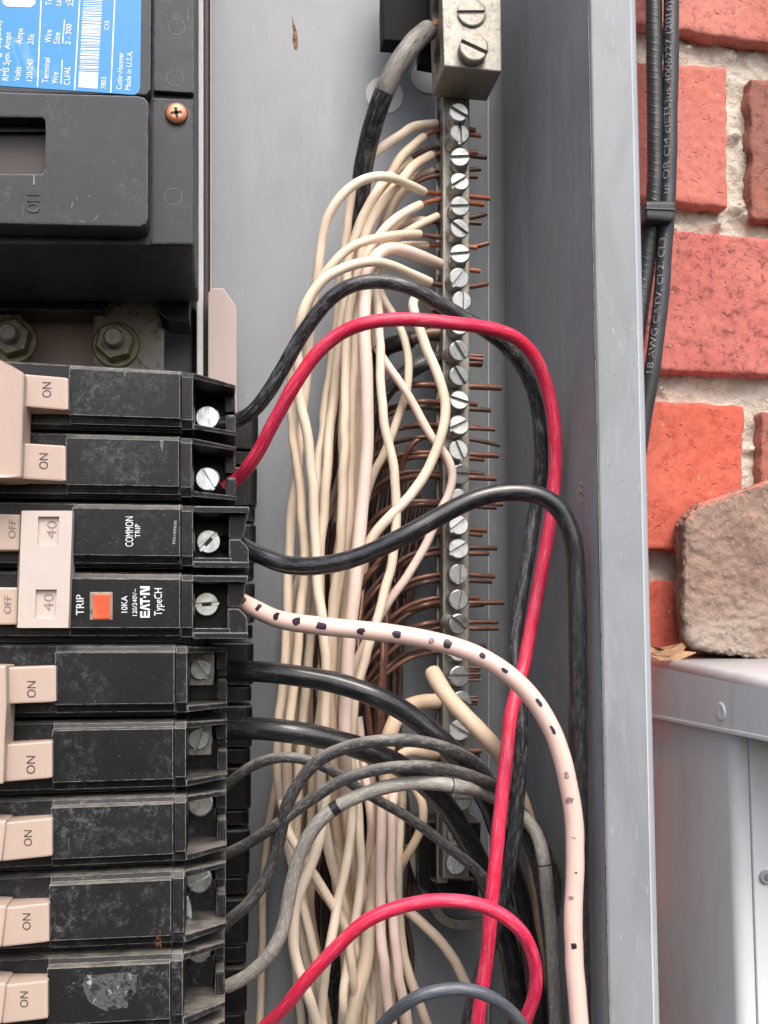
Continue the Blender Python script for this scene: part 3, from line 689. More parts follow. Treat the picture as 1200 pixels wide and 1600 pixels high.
m = M('chalky_smudge', lin((92, 99, 106)), .7)
tr = m.n('ShaderNodeBsdfTransparent'); ms = m.n('ShaderNodeMixShader'); fac = m.mul(m.ramp(m.noise(420, 9, rough=.85), .49, .68), .55)
m.l(fac, ms.inputs[0]); m.l(tr.outputs[0], ms.inputs[1]); m.l(m.b.outputs[0], ms.inputs[2]); m.l(ms.outputs[0], m.nt.nodes['Material Output'].inputs[0]); MAT['chalk'] = m.m
m = M('rust_spot', lin((120, 66, 36)), .85); tr = m.n('ShaderNodeBsdfTransparent'); ms = m.n('ShaderNodeMixShader'); fac = m.mul(m.ramp(m.noise(500, 6, rough=.7), .44, .6), .8)
m.l(fac, ms.inputs[0]); m.l(tr.outputs[0], ms.inputs[1]); m.l(m.b.outputs[0], ms.inputs[2]); m.l(ms.outputs[0], m.nt.nodes['Material Output'].inputs[0]); MAT['rust'] = m.m
smear('chalky_smudge', [(92, 1300), (120, 1290), (170, 1292), (230, 1296), (232, 1312), (190, 1326), (130, 1330), (98, 1322)], 6, HF+.05, MAT['chalk'], BRK[6], 30, 5)
smear('chalky_smudge', [(130, 575), (180, 572), (255, 582), (250, 612), (180, 618), (128, 606)], 0, HF+.05, MAT['chalk'], BRK[0], 30, 6)
smear('chalky_smudge', [(130, 690), (200, 688), (262, 694), (262, 738), (180, 742), (132, 736)], 1, HF+.05, MAT['chalk'], BRK[1], 30, 7)
smear('chalky_smudge', [(150, 1400), (190, 1392), (205, 1420), (200, 1446), (160, 1452)], 7, HF+.05, MAT['chalk'], BRK[7], 30, 8)
smear('rust_spot', [(246, 1448), (251, 1446), (252, 1480), (243, 1478)], 7, HF+.07, MAT['rust'], BRK[7], 20, 8)
slab('clip_blade', [(291, 1400, 72), (291, 1432, 72), (300, 1436, 72), (299, 1418, 72), (294, 1402, 72)], 64, MAT['zinc_bright'], BRK[7], .2)

# handles
h1 = thing('breaker_tie_handle', 'beige tie bar joining the two topmost ON toggles', 'breaker handle', P(20, 650, 92), 'beige breaker handles')
slab('tie_bar', [(-200, 500, 110), (5, 562, 107.5), (38, 583, 104), (33, 747, 104), (5, 746, 107), (-200, 742, 110)], 91, MAT['handle'], h1, .6)
def toggle(parent, pts, word, p0, p1, hp, mat='handle', hz=96.5):
    slab('toggle', pts, 87, MAT[mat], parent, .45)
    if word: text_px('engraved_word', word, p0, p1, hp, hz, MAT['ink'], parent, proud=.04)
def onpts(x0, x1, y0, y1, yd=4, hl_=99, hr=95.2):
    xm = x0+(x1-x0)*.1
    return [(x0, y0-yd, hl_), (x0, y1-yd, hl_), (x1, y1, hr), (x1, y0, hr)]
def hplane(pts, px, py):   # height of a toggle's sloping top at a pixel
    (xa, _, ha), (xb, _, hb_) = pts[0], pts[2]; return ha+(hb_-ha)*(px-xa)/(xb-xa)
def toggle_on(parent, x0, x1, y0, y1, yd, word, tx, ty0, ty1, hp, hl_=99, hr=95.2):
    pts = onpts(x0, x1, y0, y1, yd, hl_, hr)
    slab('toggle', pts, 87, MAT['handle'], parent, .45)
    slab('toggle_stop', [(x1-6, y0+2, hr+.35), (x1-6, y1-2, hr+.35), (x1+1.5, y1-1, hr+.1), (x1+1.5, y0+1, hr+.1)], 88, MAT['handle'], parent, .2)
    v, f = text_mesh(word); X0 = min(q.x for q in v); X1 = max(q.x for q in v); mb = MB()
    # baseline runs up the picture; follow the slope
    vs = []
    for q in v:
        py = ty0+(ty1-ty0)*(q.x-X0)/(X1-X0); px = tx-q.y/.7*hp
        vs.append(P(px, py, hplane(pts, px, py)+.12))
    mb.add(vs, f); mb.build('engraved_word', MAT['ink'], parent)
toggle_on(h1, 36, 105, 590, 641, 6, 'ON', 80, 621, 597, 14, 100, 95.6)
toggle_on(h1, 33, 101, 696, 752, 4, 'ON', 75, 733, 708, 14, 100, 95.6)
h2 = thing('breaker_tie_handle', 'pale beige tie block with two recessed 40 marks joining two OFF toggles', 'breaker handle', P(70, 890, 92), 'beige breaker handles')
def rectloop(mb, outer, inner):
    mb.add(outer+inner, [[0, 1, 5, 4], [1, 2, 6, 5], [2, 3, 7, 6], [3, 0, 4, 7]])
# tie block with two windows: front face is a frame round each window
hT = 97.5
yA, yM, yB = 798, 888, 980
def tx(x, y, h=hT): return P(x-(y-800)*.035, y, h)
for (y0, y1, wy0, wy1) in ((yA, yM, 808, 852), (yM, yB, 922, 966)):
    pass
mb = MB()
cols = [34, 60, 93, 113]
rows = [798, 807, 853, 921, 966.5, 981]
for r_ in range(5):
    for c_ in range(3):
        if c_ == 1 and r_ in (1, 3): continue
        mb.add([tx(cols[c_], rows[r_]), tx(cols[c_], rows[r_+1]), tx(cols[c_+1], rows[r_+1]), tx(cols[c_+1], rows[r_])], [[0, 1, 2, 3]])
for r_ in (1, 3):
    q = [tx(60, rows[r_]), tx(60, rows[r_+1]), tx(93, rows[r_+1]), tx(93, rows[r_])]; d = [Vector((v.x, v.y+1.1, v.z)) for v in q]
    mb.add(q+d, [[k, 4+k, 4+(k+1) % 4, (k+1) % 4] for k in range(4)]+[[4, 5, 6, 7]])
q = [tx(34, 798), tx(34, 981), tx(113, 981), tx(113, 798)]
d = [Vector((v.x, -88, v.z)) for v in q]; d[0].x -= 2.2; d[1].x -= 2.2
mb.add(q+d, [[k, (k+1) % 4, 4+(k+1) % 4, 4+k] for k in range(4)])
o = mb.build('tie_block', MAT['handle_tie'], h2)
for p0, p1 in (((87.5, 842), (89, 814)), ((83, 955), (84, 928))):
    text_px('engraved_number', '40', p0, p1, 15, hT-1.1, MAT['ink2'], h2, proud=.05)
slab('toggle', [(-200, 796, 99), (-200, 858, 99), (30, 860, 95), (32, 804, 95)], 88, MAT['handle'], h2, .5)
slab('toggle', [(-200, 914, 99), (-200, 978, 99), (26, 976, 95), (28, 918, 95)], 88, MAT['handle'], h2, .5)
text_px('engraved_word', 'OFF', (24, 841), (25, 812), 11, 95.2, MAT['ink2'], h2, proud=.2)
text_px('engraved_word', 'OFF', (17, 958), (18, 930), 11, 95.3, MAT['ink2'], h2, proud=.2)
h3 = thing('breaker_tie_handle', 'beige tie bar joining the two ON toggles just below the middle of the row', 'breaker handle', P(5, 1130, 92), 'beige breaker handles')
slab('tie_bar', [(-200, 1036, 108), (9, 1040, 104), (10, 1105, 104), (7, 1160, 104), (5, 1225, 104), (-200, 1232, 108)], 91, MAT['handle'], h3, .5)
toggle_on(h3, 10, 86, 1040, 1097, -3, 'ON', 56, 1090, 1064, 14, 99.5, 95.4)
toggle_on(h3, 4, 80, 1158, 1216, -6, 'ON', 55, 1209, 1181, 14, 99.5, 95.4)
for (x1, y0, y1, tx_, t0, t1, lb) in ((80, 1278, 1338, 50, 1322, 1297, 'beige ON toggle of the seventh breaker from the top, small scratch beside its word'), (75, 1411, 1472, 48, 1453, 1427, 'beige ON toggle of the eighth breaker from the top'), (73, 1532, 1592, 44, 1574, 1549, 'beige ON toggle of the ninth breaker, lowest whole one')):
    t_ = thing('breaker_toggle', lb, 'breaker handle', P(30, y1, 88), 'beige breaker handles')
    toggle_on(t_, 2, x1, y0, y1, -8, 'ON', tx_, t0, t1, 13, 99.5, 95.4)
    slab('toggle_lever', [(-160, y0+8, 108), (-160, y1+30, 108), (2, y1+8, 101), (10, y0+4, 100)], 90, MAT['handle'], t_, .5)
if True:
    t_ = thing('breaker_toggle', 'beige toggle of the tenth breaker, barely in view at the lower edge', 'breaker handle', P(30, 1660, 88), 'beige breaker handles')
    slab('toggle', onpts(0, 70, 1660, 1720, -8), 87, MAT['handle'], t_, .45)

# ================================================================== NEUTRAL BAR, LUG
HB = 34
bar = thing('terminal_bar', 'long aluminium terminal bar with a column of slotted screws', 'terminal bar', P(715, 1372, 20))
slab('bar', [(692, 145, HB), (692, 700, HB), (691.5, 1374, HB), (733, 1374, HB), (734, 700, HB), (734, 145, HB)], 22, MAT['alum'], bar, .5)
slab('back_plate', [(681.5, 140, 27), (682.5, 1380, 27), (700, 1380, 27), (700, 140, 27)], 24.5, MAT['alum'], bar, .2)
SB = screw_mesh('bar_screw', 3.3, 2.0, 1.2, 1.35, 9.5, MAT['zinc'], .86)
SCR = [(717, 175, 150), (719, 208, 92), (719, 245, 2), (719, 283, 36), (719, 322, 4), (719, 357, -34), (719, 396, 6), (718, 434, 52), (722, 470, 90), (718, 508, 10), (718, 548, -57), (718, 587, -57), (718, 625, -18), (718, 664, 27), (717, 703, -68), (720, 741, -3), (717, 780, 20), (717, 820, 38), (717, 857, 30), (717, 897, 86), (717, 937, 80), (717, 975, -40), (717, 1018, 15), (718, 1057, 0), (722, 1096, -30), (718, 1141, -32), (716, 1180, 30), (721, 1212, 10), (722, 1250, 0), (716, 1306, 40), (713, 1350, 65)]
for x, y, a in SCR:
    hh = HB+7.4+random.uniform(-1.3, 1.0)+(1.6 if y in (175,) else 0)
    put('bar_screw', SB, bar, P(x, y, hh), a, (R(random.uniform(-9, 9)), R(random.uniform(-9, 9))), random.uniform(.97, 1.03))
# wire holes down the left side of the bar
mb = MB(); xb = P(692, 700, HB).x-.04
for x, y, a in SCR:
    c = P(700, y+4, 28); n = 12
    mb.add([(xb, -28-1.7*math.cos(2*math.pi*k/n), c.z+1.7*math.sin(2*math.pi*k/n)) for k in range(n)], [list(range(n))])
mb.build('wire_holes', MAT['black_deep'], bar)

lug = thing('main_lug', 'big square aluminium lug with two large slotted screws at the top of the bar', 'lug', P(738, 110, 36))
lo = slab('lug_block', [(686, -160, 56), (694, 103, 56), (784, 112, 56), (782, -160, 56)], 34.5, MAT['alum'], lug, .5)
bpy.context.view_layer.update()
def bool_cut(o, fn):
    cm = MB(); fn(cm); c = cm.build('cut', MAT['black_deep'], origin=o['_o']); 
    md = o.modifiers.new('b', 'BOOLEAN'); md.object = c; md.operation = 'DIFFERENCE'; md.solver = 'EXACT'
    bpy.context.view_layer.update()
    dg = bpy.context.evaluated_depsgraph_get(); me = bpy.data.meshes.new_from_object(o.evaluated_get(dg)); o.modifiers.clear(); o.data = me; bpy.data.objects.remove(c)
def lugholes(cm):
    for py in (88, 20):
        c = P(690, py, 45); n = 28; x0, x1 = c.x-8, c.x+9; r = 5.6
        vs = [(x, -45+r*math.cos(2*math.pi*k/n), c.z+r*math.sin(2*math.pi*k/n)) for x in (x0, x1) for k in range(n)]
        cm.add(vs, [[k, (k+1) % n, n+(k+1) % n, n+k] for k in range(n)]+[list(range(n))[::-1], list(range(n, 2*n))])
bool_cut(lo, lugholes)
SL = screw_mesh('lug_screw', 4.7, 2.6, 1.3, 1.4, 6, MAT['alum'], .93)
put('lug_screw', SL, lug, P(737, 19, 56.9), 5); put('lug_screw', SL, lug, P(741, 73, 59.8), -22)
for cx, cy, a in ((737, 21, 0),):
    c = P(cx, cy, 56); mb = MB(); n = 36
    vs = [(c.x+q*math.cos(2*math.pi*k/n), -56.04, c.z+q*math.sin(2*math.pi*k/n)) for q in (5.2, 4.6) for k in range(n)]
    mb.add(vs, [[k, (k+1) % n, n+(k+1) % n, n+k] for k in range(n)]); mb.build('threaded_rim', MAT['bus'], lug)
ins = thing('bar_insulator', 'black plastic insulator block behind the big lug at the top', 'insulator', P(650, 60, 2))
slab('block', [(601, -120, 30), (598, 4, 30), (599, 62, 30), (627, 64, 30), (690, 22, 30), (690, -120, 30)], 21, MAT['blackp'], ins, .4)
slab('foot', [(655, 30, 20), (655, 98, 20), (700, 106, 20), (700, 30, 20)], 14, MAT['blackp'], ins, .4)
ins = thing('bar_insulator', 'black plastic insulator bracket holding the lower end of the terminal bar', 'insulator', P(700, 1400, 2))
slab('block', [(652, 1284, 20), (652, 1385, 20), (680, 1402, 20), (748, 1402, 20), (752, 1284, 20)], 2, MAT['black_deep'], ins, .5)
slab('foot', [(675, 1376, 25), (692, 1402, 25), (735, 1402, 25), (742, 1374, 25)], 19, MAT['black_deep'], ins, .5)
brk = MB()
q = smooth_path(cr([P(*p) for p in ((640, 1320, 14), (652, 1362, 15), (668, 1400, 15), (688, 1432, 15), (706, 1442, 15), (760, 1441, 15), (800, 1436, 14))], 1), 4)
n = len(q)
vs = []
for k in range(n):
    t = (q[min(n-1, k+1)]-q[max(0, k-1)]).normalized(); nn = Vector((t.z, 0, -t.x)).normalized()
    for a, b_ in ((-1.6, -2.2), (1.6, -2.2), (1.6, 2.2), (-1.6, 2.2)): vs.append(q[k]+nn*a+Vector((0, b_, 0)))
brk.add(vs, [[k*4+j, k*4+(j+1) % 4, (k+1)*4+(j+1) % 4, (k+1)*4+j] for k in range(n-1) for j in range(4)])
tag(brk.build('mounting_bracket', MAT['bus'], bevel=.2), 'bent grey metal bracket under the lower end of the terminal bar', 'bracket')

# ================================================================== WIRES
def fill(pts):
    """points (px,py[,h]): missing heights are interpolated"""
    hs = [p[2] if len(p) > 2 else None for p in pts]; out = []
    known = [i for i, h in enumerate(hs) if h is not None]
    for i, p in enumerate(pts):
        if hs[i] is None:
            a = max([k for k in known if k < i], default=None); b = min([k for k in known if k > i], default=None)
            h = hs[b] if a is None else (hs[a] if b is None else hs[a]+(hs[b]-hs[a])*(i-a)/(b-a))
        else: h = hs[i]
        out.append((p[0], p[1], h))
    return out
def mk_path(pts, wpx, extend=True, step=1.1, it=5):
    pts = fill(pts)
    if extend and pts[-1][1] > 1560:
        (x0, y0, h0), (x1, y1, h1) = pts[-2], pts[-1]
        dx = (x1-x0)/max(1, abs(y1-y0)); pts.append((x1+dx*120*.6, y1+130, h1)); pts.append((x1+dx*130*.7, y1+420, h1))
    q = smooth_path(cr([P(*p) for p in pts], step), it)
    sd = pts[0][0]*.37+pts[0][1]*.11
    for i_, v_ in enumerate(q):
        a_ = min(1, i_/12)*((.26 if wpx < 18 else .14)+(.14*max(0, noise.noise(Vector((i_*.03, sd, 4))))*4 if wpx < 18 else 0)); q[i_] = v_+Vector((noise.noise(Vector((i_*.22, sd, 2))), 0, 0))*(a_*.5)+Vector((noise.noise(Vector((i_*.085, sd, 0))), noise.noise(Vector((i_*.085, sd, 9))), 0))*a_*2
    mid = pts[len(pts)//2]; r = sum(scale(*p) for p in pts[:max(3, len(pts)//2+1)])/max(3, len(pts)//2+1)*wpx/2
    return Path(q, r), r
WS = [0]
def make_wire(name, label, pts, wpx, mat, group='insulated wires', bare=None, bare_mat='copper', tip=None, cat='wire', rr=None, n=16, wob=.02, tipw=8, strands=0):
    """pts: insulated run. bare: photo points of the stripped end, from the terminal to the insulation"""
    WS[0] += 1; path, r = mk_path(pts, wpx)
    if bare is None:
        mb = MB(); tube_geo(mb, path.q, r, n, wob, WS[0]); o = mb.build(name, MAT[mat]); tag(o, label, cat, group)
        return o, path
    e = thing(name, label, cat, path.q[0], group)
    mb = MB(); tube_geo(mb, path.q, r, n, wob, WS[0]); mb.build('insulation', MAT[mat], e)
    bp = fill(bare); q = smooth_path(cr([P(*p) for p in bp], .9), 3); k = sum(scale(*p) for p in bp)/len(bp)
    mb = MB()
    if strands:
        for s in range(strands):
            a = 2*math.pi*s/max(1, strands-1); off = Vector((0, math.cos(a), math.sin(a)))*(k*tipw*.34) if s else Vector((0, 0, 0))
            tube_geo(mb, [p+off+Vector((noise.noise(p*.3+Vector((s, 0, 0)))*.25, 0, noise.noise(p*.3+Vector((0, s, 5)))*.25)) for p in q], k*tipw*.16, 7, .02, WS[0]+s)
    else: tube_geo(mb, q, k*tipw/2, 10, .03, WS[0])
    mb.build('bare_end', MAT[bare_mat], e)
    return e, path

# --- prominent circuit wires
G1 = 'insulated wires running to the breakers'
make_wire('scuffed_black_wire', 'scuffed black wire arching from the topmost breaker over the bundle, just above the red wire',
          [(340, 662, 66), (358, 662, 66), (374, 655, 66), (393, 645), (420, 612, 74), (450, 561), (480, 511), (512, 470), (545, 447, 88), (590, 439), (640, 449, 90), (690, 476), (735, 502, 84), (780, 532), (812, 565, 78), (833, 612), (845, 680, 72), (844, 740), (836, 800, 66), (822, 880), (810, 960), (805, 1020, 70), (810, 1070), (814, 1130, 74), (812, 1200), (807, 1270), (800, 1330, 72), (787, 1400), (768, 1470, 58), (746, 1540), (727, 1620, 45)], 23, 'blackw_scuff', G1)
make_wire('red_wire', 'long red wire from the second breaker arching over the bundle and down past the bar',
          [(350, 763, 66), (371, 748, 67), (386, 732), (405, 703, 76), (430, 655), (460, 601, 86), (495, 552), (535, 519), (580, 503, 96), (640, 499), (700, 504, 96), (760, 512), (805, 527, 88), (838, 561), (856, 612, 80), (867, 670), (869, 730, 76), (861, 800), (848, 880, 74), (834, 960), (820, 1030, 76), (804, 1090, 80), (793, 1160, 84), (785, 1240), (776, 1330, 86), (768, 1410), (760, 1500, 84), (748, 1580), (738, 1660, 82)], 21.5, 'red', G1)
make_wire('black_wire', 'thick glossy black wire from the COMMON TRIP breaker looping down the right wall',
          [(350, 850, 68), (370, 850, 70), (390, 860, 72), (410, 869), (445, 882, 78), (480, 885), (530, 879, 86), (580, 862), (630, 838, 92), (690, 805), (740, 780, 94), (790, 769), (840, 773, 95), (874, 795), (893, 835, 95), (901, 900), (903, 1000, 94), (903, 1100), (904, 1250, 92), (905, 1400), (907, 1500), (909, 1640, 90)], 29, 'blackw', G1)
o, wp = make_wire('white_marked_wire', 'thick pinkish white wire with black marker dashes from the orange TRIP breaker',
          [(372, 938, 74), (384, 944, 75), (410, 957, 78), (440, 969, 84), (500, 978, 92), (560, 984), (620, 991, 98), (680, 1002), (730, 1017, 100), (780, 1043), (820, 1077, 100), (856, 1127), (880, 1190, 100), (894, 1260), (899, 1340, 99), (896, 1420), (897, 1500, 98), (904, 1580), (912, 1670, 98)], 29, 'pink', G1)
# re-hang the marks as children: object itself is the thing
wp_r = wp.r
def nearest_d(path, px, py):
    best = None
    for i, q in enumerate(path.q):
        v = q-CAM; z = v.dot(fw); X = 600+FPX*v.dot(rt)/z; Y = 800-FPX*v.dot(up)/z; e = (X-px)**2+(Y-py)**2
        if best is None or e < best[0]: best = (e, i, X, Y)
    return path.d[best[1]], best
for k, (px, py, l, wd, mt, ph) in enumerate([(387, 943, 1.3, 1.5, 'marker', .25), (413, 953, 1.4, 1.7, 'marker', .35), (443, 962, 1.4, 1.9, 'marker', .3), (471, 970, 1.7, 1.8, 'marker', .2), (508, 977, 1.9, 1.7, 'marker', .05), (566, 984, 1.7, 1.5, 'marker', -.1), (618, 990, 1.6, 1.7, 'marker', .05),
                                       (672, 1000, 1.2, 1.5, 'marker_faded', 0), (699, 1003, 1.6, 1.9, 'marker', .1), (753, 1024, 1.3, 1.2, 'marker', .2), (787, 1045, 1.6, .8, 'marker', .1), (838, 1098, 2.0, .9, 'marker', .3), (863, 1141, 2.0, .7, 'marker', .1), (893, 1208, 1.4, 1.0, 'marker_faded', 0), (900, 1247, 1.2, 1.7, 'marker_faded', -.2), (905, 1305, .5, 1.0, 'marker_faded', -.1), (909, 1400, .8, 1.2, 'marker_faded', -.3), (903, 1475, 1.2, 1.2, 'marker', .0), (906, 1360, .4, .6, 'dirt', .1)]):
    l *= 1.3; wd *= 1.25; d, bst = nearest_d(wp, px, py); mb = MB(); n = 14; rg = []
    for j in range(n):
        a = 2*math.pi*j/n; jj = 1+.45*noise.noise(Vector((j*.8, k*3.1, 0))); ex = .6
        ca, sa = math.cos(a), math.sin(a)
        cx_ = math.copysign(abs(ca)**ex, ca)*l/2*jj; cy_ = math.copysign(abs(sa)**ex, sa)*wd/2*jj
        rg.append((cx_, cy_))
    vs = [wp.surf(d, ph, .06)]; vs += [wp.surf(d+x*.5, ph+y*.5/wp.r, .07) for x, y in rg]; vs += [wp.surf(d+x, ph+y/wp.r, .06) for x, y in rg]
    mb.add(vs, [[0, 1+j, 1+(j+1) % n] for j in range(n)]+[[1+j, 1+n+j, 1+n+(j+1) % n, 1+(j+1) % n] for j in range(n)], True)
    mb.build('ink_mark', MAT[mt], o)
make_wire('black_wire', 'thick black wire leaving the upper square-lug breaker, directly below the marked white wire',
          [(335, 1048, 60), (360, 1049, 62), (400, 1049), (450, 1054, 70), (520, 1066), (580, 1085, 76), (640, 1117), (690, 1157, 74), (732, 1203), (765, 1262, 62), (790, 1330), (812, 1400, 52), (830, 1500), (845, 1640, 45)], 33, 'blackw', G1)
make_wire('black_wire', 'thick black dusty wire leaving the lower square-lug breaker, second thick black from the middle',
          [(335, 1137, 60), (358, 1138, 61), (400, 1138), (450, 1143, 68), (520, 1156), (580, 1176, 66), (640, 1206), (690, 1252, 58), (730, 1312), (762, 1380, 48), (785, 1450), (803, 1530), (815, 1640, 40)], 35, 'blackw', G1)
make_wire('grey_wire', 'thin dusty grey wire leaving beneath the sixth breaker, crossing under the grey arches',
          [(345, 1235, 60), (360, 1222, 62), (378, 1206, 65), (405, 1191), (440, 1183, 72), (475, 1186), (510, 1200, 72), (550, 1225), (600, 1256, 68), (660, 1292), (710, 1331, 64), (760, 1372), (800, 1430, 55), (830, 1500), (848, 1640, 45)], 16.5, 'greyw', G1, bare=[(345, 1238, 60), (352, 1230, 60.5), (361, 1221, 62)], bare_mat='copper_bright', tipw=9)
make_wire('grey_wire', 'dusty dark grey wire from the seventh breaker, middle of the three parallel grey arches',
          [(357, 1333, 62), (385, 1319, 66), (430, 1290, 74), (480, 1254), (530, 1221, 84), (580, 1204), (640, 1197, 90), (700, 1202), (745, 1215, 80), (795, 1246, 68), (835, 1295), (860, 1350, 64), (878, 1420), (886, 1500), (890, 1640, 50)], 18.5, 'greyw', G1, bare=[(345, 1342, 61), (352, 1337, 61.5), (360, 1332, 62)], bare_mat='copper_bright', tipw=12)
make_wire('grey_wire', 'peeling dark grey wire from the eighth breaker forming the topmost of the three grey arches',
          [(345, 1452, 61), (357, 1438, 62), (376, 1424, 65), (402, 1394), (426, 1348, 70), (439, 1300), (446, 1265), (466, 1224), (500, 1187, 84), (550, 1165), (600, 1157, 91), (660, 1159), (710, 1174, 86), (750, 1200, 74), (780, 1240, 68), (812, 1290), (838, 1350, 62), (852, 1430), (862, 1520), (866, 1640, 50)], 19.5, 'greyw', G1)
o, lp = make_wire('grey_wire', 'pale grey peeling wire from the ninth breaker forming the lowest of the three grey arches',
          [(355, 1541, 62), (385, 1526, 65), (424, 1487, 70), (445, 1440), (454, 1390, 74), (470, 1332), (497, 1286, 80), (530, 1258), (570, 1240), (610, 1228, 86), (660, 1223), (710, 1228, 86), (760, 1241, 72), (800, 1262, 68), (832, 1292, 70), (850, 1345, 76), (858, 1420), (866, 1520), (870, 1640, 64)], 22, 'greyw2', G1, bare=[(342, 1551, 61), (350, 1545, 61.5), (358, 1540, 62)], bare_mat='copper_bright', tipw=14)
# dark gap in the peeled jacket
d, _ = nearest_d(lp, 527, 1262)
i0 = [i for i, x in enumerate(lp.d) if d-1.6 < x < d+1.6]
mb = MB(); tube_geo(mb, [lp.q[i] for i in i0], lp.r*1.04, 16, 0, 3); mb.build('jacket_gap', MAT['blackw'], o)
for (px_, py_) in ((704, 1227), (851, 1352), (425, 1486), (418, 1494)):
    d, bb = nearest_d(lp, px_, py_); i = bb[1]; mb = MB(); q2 = [lp.q[i], lp.q[i]+lp.t[i]*.35]; tube_geo(mb, q2, lp.r*1.05, 16, 0, 3); mb.build('jacket_crack', MAT['blackw'] if px_ > 500 else MAT['tape'], o)
make_wire('red_wire', 'short red wire looping across the lower part in front of the long red one',
          [(375, 1645, 66), (410, 1608, 70), (440, 1580), (475, 1536, 84), (520, 1486), (575, 1437, 94), (640, 1413), (700, 1407, 98), (760, 1417), (806, 1446, 98), (832, 1490), (837, 1540, 92), (822, 1590), (795, 1650, 84)], 21.5, 'red', G1)
make_wire('slate_wire', 'slate grey wire arching across the bottom edge in front of the red wire',
          [(560, 1680, 76), (595, 1605, 86), (622, 1578), (660, 1554, 98), (710, 1545), (755, 1552, 98), (795, 1577), (822, 1612, 92), (840, 1680, 84)], 20, 'slate', G1)
make_wire('beige_thick_wire', 'thick beige wire with a cut blunt tip in front of the bar',
          [(676, 1050, 47), (682, 1062, 50), (697, 1085, 54), (722, 1113, 58), (756, 1148, 60), (786, 1186), (812, 1245, 54), (832, 1320), (842, 1400, 46), (850, 1500), (853, 1640, 40)], 26, 'tan', G1, wob=.05)
make_wire('beige_thick_wire', 'thick beige wire curving into the bar beside the blunt-tipped one',
          [(684, 1096, 30), (655, 1098, 33), (630, 1110, 36), (612, 1138, 38), (604, 1180), (606, 1240, 36), (608, 1330, 28), (600, 1450, 22), (598, 1640, 18)], 25, 'tan', G1, bare=[(745, 1094, 28), (715, 1095, 28), (683, 1096, 29)], bare_mat='copper', tipw=17, strands=7)
make_wire('cream_wire', 'cream wire looping beneath the thick beige one beside the bar near its lower end',
          [(684, 1180, 30), (665, 1178, 38), (640, 1172, 40), (622, 1182), (612, 1210, 38), (606, 1280, 32), (610, 1400, 25), (620, 1500), (635, 1640, 18)], 16, 'tan', G1, bare=[(752, 1173, 28), (715, 1176, 28), (683, 1180, 29)], tipw=8)
# heavy service conductor from the lug
o, hp = make_wire('heavy_black_cable', 'heavy frayed black cable with whitened upper end entering the big lug',
          [(668, 48, 46), (655, 58, 50), (635, 82, 54), (612, 118, 54), (592, 165, 50), (578, 215, 44), (568, 262, 38), (560, 330, 30), (552, 420, 22), (548, 540, 18), (545, 700, 14), (540, 900, 12), (530, 1200, 12), (525, 1640, 12)], 31, 'blackw_scuff', 'heavy black conductors', bare=[(700, 34, 45), (684, 40, 45), (664, 52, 47)], bare_mat='copper_bright', tipw=22, strands=9)
i1 = nearest_d(hp, 598, 150)[1][1]; mb = MB(); tube_geo(mb, hp.q[:i1], hp.r*1.04, 18, .03, 9); mb.build('whitened_wrap', MAT['tape'], o)
make_wire('heavy_black_cable', 'short black cable with stranded copper end clamped in the bar below the red wire',
          [(682, 560, 29), (660, 568, 32), (632, 585, 32), (605, 610, 30), (585, 645, 26), (572, 700, 20), (565, 800, 14), (560, 1000, 12), (560, 1640, 10)], 25, 'blackw_scuff', 'heavy black conductors', bare=[(753, 563, 28), (715, 562, 28), (680, 561, 29)], bare_mat='copper', tipw=22, strands=9)
make_wire('heavy_black_cable', 'black cable with dull grey metal end entering the bar just under the red wire',
          [(645, 530, 28), (620, 536, 26), (596, 548, 22), (580, 580, 18), (574, 640, 14), (570, 760, 12), (568, 1000, 10), (568, 1640, 9)], 27, 'blackw', 'heavy black conductors', bare=[(700, 521, 28), (680, 521, 28), (660, 523, 28), (640, 531, 28)], bare_mat='copper_dull', tipw=22)

# --- cream neutral wires clamped in the bar, from the top down
GN = 'cream neutral wires in the bundle'
def ordn(n): return ['', 'first', 'second', 'third', 'fourth', 'fifth', 'sixth', 'seventh', 'eighth', 'ninth', 'tenth', 'eleventh', 'twelfth', 'thirteenth', 'fourteenth', 'fifteenth', 'sixteenth', 'seventeenth', 'eighteenth', 'nineteenth', 'twentieth', 'twenty-first', 'twenty-second', 'twenty-third', 'twenty-fourth', 'twenty-fifth', 'twenty-sixth', 'twenty-seventh', 'twenty-eighth', 'twenty-ninth', 'thirtieth'][n]
